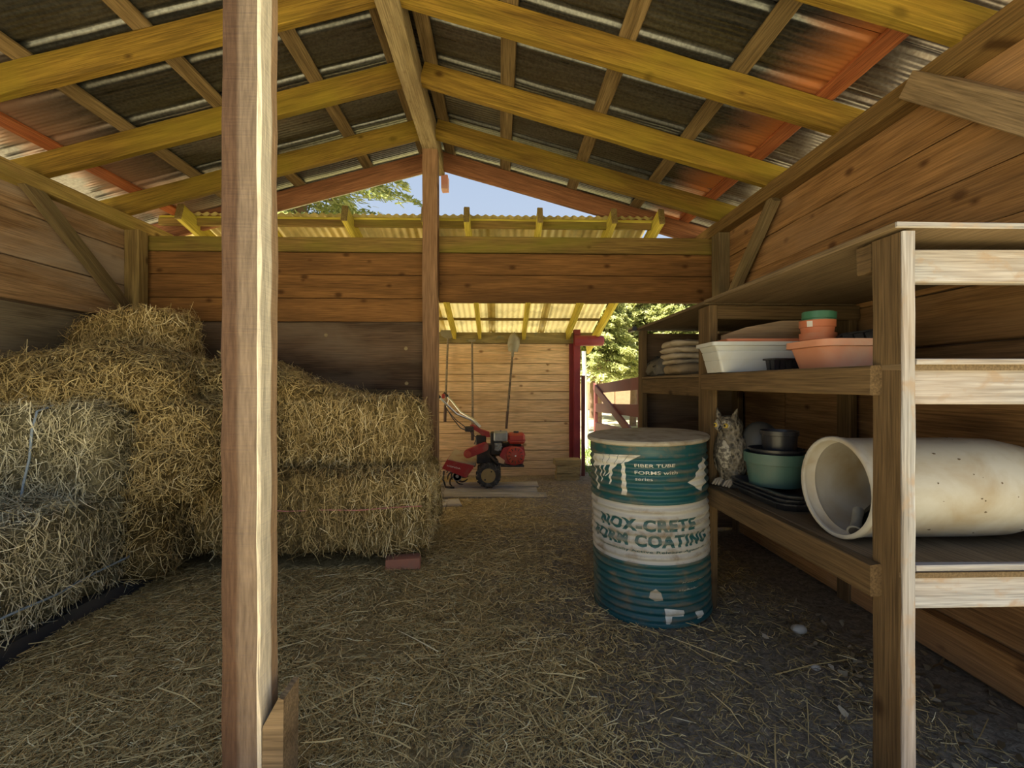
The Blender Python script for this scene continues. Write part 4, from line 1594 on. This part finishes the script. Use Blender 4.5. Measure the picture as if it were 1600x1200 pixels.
# firewood blocks
for k, (dx, dy, z, w_, h, rz) in enumerate(((0, 0, -.185, .30, .11, .02), (.01, .01, -.073, .30, .10, -.03), (.0, 0, .029, .34, .075, .04))):
    o = board('wood_block', (.90 + dx - w_ / 2, 6.02 + dy, z + h / 2), (.90 + dx + w_ / 2, 6.02 + dy + rz * w_, z + h / 2), h, .20, M['block'], None, seg=4, jit=.005)
    tag(o, ['lowest block of the small firewood pile by the red post', 'middle block of the small firewood pile by the red post', 'thin top slab of the small firewood pile by the red post'][k], 'wood block', 'firewood pile by the red post')

# tools hung head-up on the plank wall
sv = empty('shovel', T(.15, 6.33, .49), 'long-handled pointed shovel hung blade-up on the plank wall', 'shovel', 'tools on the plank wall')
mb = MB()
mb.tube([(-.06 + .00, 0, 0), (-.03, 0, .38), (.025, 0, 1.02)], [.017, .016, .015], 10)
mb.build('handle', M['handle'], sv, T(.16, 6.32, .50), smooth=50)
mb = MB()
mb.tube([(-.062, 0, -.02), (-.045, 0, .22)], .0185, 10)
mb.build('grip', M['grip'], sv, T(.16, 6.32, .50), smooth=50)
vs, fs = [], []
for i in range(9):
    t = i / 8
    w_ = .085 * (1 - (max(0, t - .35) / .65) ** 2.4) ** .5 if t > .35 else .085 * (.75 + .25 * t / .35)
    for j in range(7):
        s = j / 6 * 2 - 1
        vs.append((w_ * s, -.035 + .045 * s * s - .03 * t, .27 * t))
for i in range(8):
    for j in range(6):
        fs.append([i * 7 + j, i * 7 + j + 1, (i + 1) * 7 + j + 1, (i + 1) * 7 + j])
n0 = len(vs)
vs2 = [(x, y + .004, z) for x, y, z in vs]
mb = MB()
mb.add(vs + vs2, fs + [[a + n0 for a in reversed(f)] for f in fs])
mb.build('blade', M['steel_tool'], sv, T(.192, 6.33, 1.55) @ Ry(.08), smooth=50)
mb = MB()
mb.tube([(.022, 0, .98), (.030, 0, 1.10)], [.02, .024], 10)
mb.build('socket', M['steel_tool'], sv, T(.16, 6.32, .50), smooth=50)
for z in (.42, .60):
    mb = MB()
    mb.box((-.03 + z * .03, -.015, z), (.018, .02, .05), .003)
    mb.build('clip', M['grip'], sv, T(.16, 6.32, .50))
pl = empty('long_handled_tool', T(-.37, 6.33, .33), 'straight long-handled tool with a dark grip hanging between the shovel and the hoe', 'tool', 'tools on the plank wall')
mb = MB()
mb.tube([(0, 0, 0), (0, 0, .6), (-.006, 0, 1.36)], [.017, .015, .014], 10)
mb.build('handle', M['handle'], pl, T(-.37, 6.32, .33), smooth=50)
mb = MB()
mb.tube([(0, 0, -.01), (0, 0, .20)], .023, 10)
mb.build('grip', M['grip'], pl, T(-.37, 6.32, .33), smooth=50)
mb = MB()
mb.box((-.006, -.01, 1.37), (.10, .03, .03), .006)
mb.build('head', M['steel_tool'], pl, T(-.37, 6.32, .33))
ho = empty('garden_hoe', T(-.75, 6.33, .6), 'broad-bladed hoe hung head-up beside the king post', 'hoe', 'tools on the plank wall')
mb = MB()
mb.tube([(-.03, 0, 0), (-.01, 0, .6), (.012, 0, 1.17)], [.017, .015, .014], 10)
mb.build('handle', M['handle'], ho, T(-.72, 6.32, .60), smooth=50)
mb = MB()
mb.tube([(-.03, 0, -.02), (-.025, 0, .2)], .021, 10)
mb.build('grip', M['grip'], ho, T(-.72, 6.32, .60), smooth=50)
mb = MB()
mb.prism([(-.09, 0), (-.02, -.035), (.03, -.035), (.10, 0), (.105, .05), (.09, .08), (-.09, .08), (-.105, .05)], -.05, -.044)
mb.build('blade', M['steel_tool'], ho, T(-.705, 6.32, 1.76))

# ------------------------------------------------------------------ rotary tiller
KS = 5.15 / 711 / 6
tl = empty('rotary_tiller', T(-.122, 5.15, -.066), 'red walk-behind rotary tiller parked on the grey planks', 'tiller')


def q(zx, zy):
    return ((zx - 515) * KS, (955 - zy) * KS)


def q3(zx, zy, y):
    a = q(zx, zy)
    return (a[0], y, a[1])


def wheel(y, nm='wheel'):
    Rw = .139
    cz = Rw
    Mx = WM[tl.name] @ T(0, y, cz) @ Rx(pi / 2)
    mb = MB()
    mb.lathe([(.082, -.035), (.10, -.042), (.120, -.040), (.128, -.022), (.129, 0), (.128, .022), (.120, .040), (.10, .042), (.082, .035)], 40)
    w_ = mb.build(nm, M['rubber'], tl, Mx, smooth=50)
    mb = MB()
    for k in range(14):
        a = 2 * pi * k / 14
        for s in (-1, 1):
            mb.box((.130, s * .012, s * .022), (.022, .018, .040), .003, Rz(a + (.11 if s > 0 else 0)) @ Rx(s * .5))
    mb.build('tread_lugs', M['rubber'], w_, Mx)
    mb = MB()
    mb.lathe([(0, .028), (.03, .030), (.07, .034), (.084, .030), (.088, .020)], 32)
    hb = mb.build('hub', M['brass_hub'], w_, Mx, smooth=50)
    for k in range(2):
        a = .9 + pi * k
        mb = MB()
        mb.lathe([(0, .008), (.008, .008), (.010, 0)], 10, T(.058 * math.cos(a), .058 * math.sin(a), .033))
        mb.build('bolt', M['dark_metal'], w_, Mx, smooth=40)
    return w_


wheel(-.02)
wheel(.36)
mb = MB()
mb.tube([(0, -.02, .139), (0, .36, .139)], .018, 10)
mb.build('axle', M['dark_metal'], tl, smooth=50)
# tine hood
hood = MB()
hood.prism([q(85, 772), q(132, 690), q(385, 748), q(372, 775), q(310, 862)], -.04, .40)
ho_ = hood.build('tine_hood', M['tiller_red'], tl)
mb = MB()
a, b = q(140, 686), q(392, 740)
c_, d_ = q(165, 650), q(400, 722)
mb.add([(a[0], -.045, a[1]), (b[0], -.045, b[1]), (d_[0], .41, d_[1] + .012), (c_[0], .41, c_[1] + .008), (a[0], -.045, a[1] - .008), (b[0], -.045, b[1] - .008), (d_[0], .41, d_[1] + .004), (c_[0], .41, c_[1])],
       [[0, 1, 2, 3], [7, 6, 5, 4], [0, 4, 5, 1], [1, 5, 6, 2], [2, 6, 7, 3], [3, 7, 4, 0]])
mb.build('hood_top', M['dusty'], tl)
me = text_outline('HONDA', .01)
bm = bmesh.new()
bm.from_mesh(me)
bpy.data.meshes.remove(me)
xs_ = [v.co.x for v in bm.verts]
k_ = .150 / (max(xs_) - min(xs_))
p_ = q(133, 752)
for v in bm.verts:
    x, y = (v.co.x - min(xs_)) * k_, v.co.y * k_ * .62
    v.co = (p_[0] + x, -.0415, p_[1] + y - x * .24)
bm.to_mesh(m2 := bpy.data.meshes.new('lettering'))
bm.free()
m2.materials.append(M['white_text'])
place(bpy.data.objects.new('lettering', m2), WM[tl.name], ho_)
# tines
for y in (.03, .13, .25, .35):
    mb = MB()
    cx, cz = q(215, 850)
    for k in range(4):
        a = 2 * pi * k / 4 + y * 9
        pts_ = []
        for i in range(7):
            t = i / 6
            rr = .02 + .115 * t
            aa = a + .95 * t * t
            pts_.append((cx + rr * math.cos(aa), y + .03 * t * (1 if k % 2 else -1), max(cz + rr * math.sin(aa), .012)))
        mb.tube(pts_, [.012, .012, .011, .011, .010, .009, .005], 6)
    mb.build('tine', M['dark_metal'], tl, smooth=50)
mb = MB()
mb.lathe([(0, .008), (.018, .008), (.02, 0), (.044, 0), (.046, .012), (.052, .012), (.054, 0), (0, 0)], 24, T(q(225, 850)[0], -.012, q(225, 850)[1]) @ Rx(pi / 2))
mb.build('tine_pulley', M['grey_metal'], tl, smooth=40)
mb = MB()
mb.tube([q3(100, 800, .0), q3(95, 880, -.02), q3(120, 945, -.03), q3(200, 950, -.03)], .011, 8)
mb.build('drag_bar', M['dark_metal'], tl, smooth=50)
# belt cover: slanted capsule
def capsule(p, r_, n=10):
    (x0, z0), (x1, z1) = p
    a = math.atan2(z1 - z0, x1 - x0)
    out = []
    for k in range(n + 1):
        t = a - pi / 2 + pi * k / n
        out.append((x1 + r_ * math.cos(t), z1 + r_ * math.sin(t)))
    for k in range(n + 1):
        t = a + pi / 2 + pi * k / n
        out.append((x0 + r_ * math.cos(t), z0 + r_ * math.sin(t)))
    return out


mb = MB()
mb.prism(capsule((q(325, 640), q(478, 578)), .048), -.03, .06)
mb.prism(capsule((q(325, 640), q(478, 578)), .041), -.042, -.03)
mb.build('belt_cover', M['tiller_red'], tl)
mb = MB()
mb.lathe([(0, .010), (.036, .008), (.040, 0)], 20, T(q(325, 642)[0], -.042, q(325, 642)[1]) @ Rx(pi / 2))
mb.ball(q3(398, 612, -.044), .008, 8, 6)
mb.build('cover_boss', M['engine_red'], tl, smooth=50)
# gearbox and frame
mb = MB()
mb.box(q3(470, 660, .17), (.17, .16, .22), .012)
mb.box(q3(300, 760, .18), (.22, .12, .06), .01)
mb.box(q3(560, 700, .17), (.20, .10, .05), .008, )
mb.build('gearbox', M['dark_metal'], tl)
mb = MB()
mb.tube([q3(520, 650, .0), q3(600, 730, -.01), q3(700, 760, 0), q3(850, 762, .02)], .012, 8)
mb.box(q3(740, 765, .16), (.26, .24, .022), .004)
mb.build('engine_mount', M['dark_metal'], tl)
mb = MB()
mb.prism([q(582, 668), q(610, 662), q(668, 705), q(660, 735), q(632, 730)], -.02, .0)
mb.build('belt_guard', M['tan'], tl)
# engine
mb = MB()
mb.prism([q(655, 590), q(720, 572), q(850, 585), q(862, 650), q(840, 735), q(760, 755), q(675, 735), q(620, 660)], .0, .24)
eng = mb.build('engine_casing', M['tiller_red'], tl)
mb = MB()
mb.lathe([(0, .035), (.030, .036), (.045, .030), (.052, .030), (.060, .024), (.088, .020), (.102, .008), (.104, 0)], 32, T(q(768, 660)[0], .0, q(768, 660)[1]) @ Rx(pi / 2))
rc = mb.build('recoil_cover', M['engine_red'], tl, smooth=40)
mb = MB()
for k in range(12):
    a = 2 * pi * k / 12
    mb.box((.074, 0, .023), (.030, .008, .004), .001, Rz(a))
mb.build('vent_slot', M['dark_metal'], rc, WM[tl.name] @ T(q(768, 660)[0], .0, q(768, 660)[1]) @ Rx(pi / 2))
mb = MB()
mb.lathe([(0, .044), (.007, .043), (.009, .036)], 12, T(q(768, 660)[0], .0, q(768, 660)[1]) @ Rx(pi / 2))
mb.build('hub_bolt', M['white_text'], rc, WM[tl.name], smooth=40)
mb = MB()
mb.box(q3(780, 508, .13), (.195, .21, .118), .022)
tk = mb.build('fuel_tank', M['engine_red'], tl)
mb = MB()
mb.box(q3(780, 520, .13), (.205, .22, .010), .003)
mb.build('tank_seam', M['tiller_red'], tk, WM[tl.name])
mb = MB()
mb.lathe([(0, .018), (.025, .018), (.030, .012), (.030, 0)], 18, T(q(778, 455)[0], .12, q(778, 455)[1]))
mb.build('fuel_cap', M['dark_metal'], tk, WM[tl.name], smooth=40)
mb = MB()
mb.box(q3(630, 487, .11), (.158, .19, .112), .014)
mb.lathe([(0, .012), (.010, .012), (.012, 0)], 10, T(q(630, 440)[0], .10, q(630, 440)[1]))
mb.build('air_cleaner', M['grey_metal'], tl)
mb = MB()
mb.box(q3(605, 580, .06), (.085, .10, .09), .01)
mb.tube([q3(575, 600, .0), q3(605, 610, -.01), q3(640, 570, .01)], .014, 8)
mb.ball(q3(592, 560, .0), .018, 10, 6)
mb.build('carburettor', M['grey_metal'], tl)
mb = MB()
for k in range(6):
    mb.box(q3(700, 560 + k * 8, .15), (.30, .20, .004), .001)
mb.box(q3(590, 560, .17), (.14, .14, .26), .01)
mb.build('cylinder_fins', M['dark_metal'], tl)
# handle column and bars
mb = MB()
mb.prism([q(335, 388), q(360, 375), q(440, 425), q(520, 452), q(530, 500), q(470, 500), q(420, 455), q(345, 412)], .12, .20)
mb.build('handle_column', M['tiller_red'], tl)
mb = MB()
mb.box(q3(440, 540, .16), (.12, .10, .14), .012)
mb.build('column_base', M['dark_metal'], tl)
for (y0, y1, o_) in ((.13, -.08, 0), (.19, .42, 22)):
    mb = MB()
    mb.tube([q3(430 + o_ * .2, 405, y0), q3(350 + o_, 335, y0), q3(215 + o_, 270, (y0 + y1) / 2), q3(120 + o_, 165, y1), q3(45 + o_, 88, y1)], .0125, 10)
    h_ = mb.build('handlebar', M['chrome'], tl, smooth=50)
    mb = MB()
    mb.tube([q3(75 + o_, 118, y1), q3(35 + o_, 78, y1)], .018, 10)
    mb.build('hand_grip', M['black_plastic'], h_, WM[tl.name], smooth=50)
mb = MB()
mb.box(q3(95, 102, .0), (.035, .06, .05), .008)
mb.build('clutch_lever', M['engine_red'], tl)
mb = MB()
mb.tube([q3(145, 70, .02), q3(140, 150, .02), q3(120, 210, .04)], .004, 6)
mb.build('lever_rod', M['chrome'], tl, smooth=50)
mb = MB()
mb.tube([q3(110, 180, -.05), q3(180, 300, -.04), q3(250, 400, .02), q3(330, 440, .06)], .006, 6)
mb.tube([q3(130, 230, -.02), q3(220, 330, -.02), q3(290, 390, .05), q3(400, 500, .08), q3(380, 560, .06)], .005, 6)
mb.build('control_cable', M['black_plastic'], tl, smooth=50)
mb = MB()
mb.box(q3(330, 420, .12), (.10, .07, .06), .01)
mb.build('pivot_bracket', M['dark_metal'], tl)

# ------------------------------------------------------------------ outside: gate, pole, shed, trees
gt = empty('wooden_gate', T(1.62, 6, -.2), 'red-brown wooden gate with a diagonal brace standing ajar outside', 'gate')
GA, GB = Vector((1.53, 7.2, 0)), Vector((1.50, 4.75, 0))
def gp(t, z):
    p = GA.lerp(GB, t)
    return (p.x, p.y, z + .09 * t)
for z in (1.02, .725, .43, .14):
    board('rail', gp(0, z), gp(1, z), .135, .03, M['gate_red'], gt)
for t in (.01, .99):
    board('stile', gp(t, .0), gp(t, 1.09), .10, .045, M['gate_red'], gt, up=(0, 1, 0))
p0, p1 = Vector(gp(.02, 1.06)), Vector(gp(.98, .40))
board('diagonal_brace', p0 + Vector((-.03, 0, 0)), p1 + Vector((-.03, 0, 0)), .11, .03, M['gate_red'], gt)

wp = empty('pole', T(1.74, 9, -.25), 'slim white pole behind the red corner post', 'pole')
mb = MB()
mb.tube([(0, 0, 0), (0, 0, .4), (-.06, 0, 2.0)], [.045, .045, .04], 12)
mb.build('shaft', M['white_pole'], wp, smooth=50)
mb = MB()
mb.lathe([(.0, .0), (.07, 0), (.07, .06), (.05, .08)], 14)
mb.build('base', M['stone'], wp, smooth=50)

fs_ = empty('distant_shed', T(9, 24, -.22), 'distant peach boarded shed with a pale roof beyond the gate', 'shed')
for k in range(9):
    mb = MB()
    mb.box((4.0 + k * 1.25, 23, .55), (1.21, .08, 1.54), .02)
    mb.build('wall_board', M['tan_wall'], fs_, Matrix.Identity(4))
mb = MB()
mb.add([(3.0, 22.6, 1.22), (15.6, 22.6, 1.22), (15.6, 25, 1.95), (3.0, 25, 1.95), (3.0, 22.6, 1.28), (15.6, 22.6, 1.28), (15.6, 25, 2.01), (3.0, 25, 2.01)], [[0, 1, 2, 3], [7, 6, 5, 4], [0, 4, 5, 1], [1, 5, 6, 2], [2, 6, 7, 3], [3, 7, 4, 0]])
mb.build('roof', M['white_roof'], fs_, Matrix.Identity(4))
mb = MB()
mb.box((9.3, 24.0, .55), (11.2, 1.9, 1.5), .02)
mb.build('body', M['tan_wall'], fs_, Matrix.Identity(4))


def conifer(label, x, y, h, rad, nb, droop_=.35, blade=(.16, .045), n_per=90, z_low=.3, bright=0., cen=1.0):
    root = empty('conifer', T(x, y, gz(x, y) - .02), label, 'tree', 'conifers beyond the shed')
    mb = MB()
    mb.tube([(0, 0, 0), (.02, 0, h * .4), (0, .02, h * .97)], [.022 * h, .014 * h, .01], 10)
    mb.build('trunk', M['bark'], root, smooth=60)
    Ps, Ts, Ns, tn = [], [], [], []
    bw = MB()
    for k in range(nb):
        t = RNG.uniform(0, 1) ** .8
        z = h * (z_low + (1 - z_low) * t)
        a = RNG.uniform(0, 2 * pi)
        L = rad * (1.02 - t) ** .75 * RNG.uniform(.7, 1.1) + .15
        dr = np.array([math.cos(a), math.sin(a), 0.])
        sd = np.array([-math.sin(a), math.cos(a), 0.])
        s = RNG.uniform(.12, 1., n_per) ** .75
        base = np.array([0, 0, z]) + dr * (s * L)[:, None] + np.array([0, 0, 1.]) * (.12 * L * s - droop_ * L * s * s)[:, None]
        lat = RNG.normal(0, .17 * L, n_per) * (1.15 - s)
        P = base + sd * lat[:, None] + np.array([0, 0, -1.]) * (np.abs(lat) * .25 + np.abs(RNG.normal(0, .05, n_per)))[:, None]
        Td = dr * .8 + sd * np.sign(lat)[:, None] * .6 + RNG.normal(0, .35, (n_per, 3)) + np.array([0, 0, -.25])
        Ps.append(P)
        Ts.append(Td)
        Ns.append(np.array([0, 0, 1.]) + RNG.normal(0, .45, (n_per, 3)))
        tn.append(np.clip(RNG.beta(2, 2, n_per) + bright, 0, 1))
        if k % 4 == 0:
            e = dr * L * .8
            bw.tube([(0, 0, z), tuple(dr * L * .4 + np.array([0, 0, z + .03 * L])), tuple(e + np.array([0, 0, z + .08 * L - droop_ * L * .64]))], [.006 * h * (1.05 - t), .004 * h * (1.05 - t), .004], 5)
    bw.build('branches', M['bark'], root, smooth=60)
    P, Td, Nn = np.concatenate(Ps), np.concatenate(Ts), np.concatenate(Ns)
    Nn /= np.linalg.norm(Nn, axis=1, keepdims=True)
    n = len(P)
    V, Q, tt = ribbons(P, Td, Nn, RNG.uniform(.6, 1.4, n) * blade[0], RNG.uniform(.7, 1.3, n) * blade[1], RNG.normal(0, .02, n), -np.abs(RNG.normal(0, .03, n)), np.concatenate(tn))
    o = bpy.data.objects.new('foliage', fast_mesh('foliage', V, Q, M['needle'], tt))
    place(o, WM[root.name], root)
    o['kind'] = 'stuff'
    return root


conifer('tall conifer rising over the lean-to roof, left of the king post', -5.4, 12.5, 13.0, 4.7, 330, .30, (.20, .04), 230, .12)
conifer('dark conifer behind the left end of the lean-to roof', -9.6, 15, 11.0, 3.6, 120, .3, (.30, .07), 120, .05)
rt = [(2.9, 13.2, 4.6, 1.5, 'bushy conifer right behind the red corner post', .10),
      (4.2, 14.2, 4.9, 1.7, 'bushy conifer above the gate, between two others', .18),
      (5.6, 13.6, 4.9, 1.7, 'bushy conifer over the far end of the shelves', .08),
      (3.6, 17.5, 5.9, 1.9, 'taller conifer in the second row behind the gate', .05),
      (5.4, 18.0, 6.0, 1.9, 'taller conifer in the second row over the shelves', .05)]
for (x, y, h, r, lb, br_) in rt:
    conifer(lb, x, y, h, r, 230, .25, (.13, .034), 150, .33, br_ + .12)

# grass tufts beyond the corner post and gate
n = 9000
x = RNG.uniform(1.25, 4.2, n)
y = RNG.uniform(6.2, 10.5, n)
P0 = np.stack([x, y, np.array([gz(a, b) for a, b in zip(x, y)]) + .02], 1)
V, Q, tn = ribbons(P0, RNG.normal(0, .35, (n, 3)) + np.array([[0, 0, 1.]]), np.tile([[0, -1., 0]], (n, 1)), RNG.uniform(.05, .13, n), RNG.uniform(.004, .010, n), RNG.normal(0, .01, n), RNG.normal(0, .01, n), RNG.uniform(0, 1, n))
o = bpy.data.objects.new('grass', fast_mesh('grass', V, Q, M['grass'], tn))
place(o, Matrix.Identity(4))
tag(o, 'short green grass growing by the gate outside', 'grass', kind='stuff')
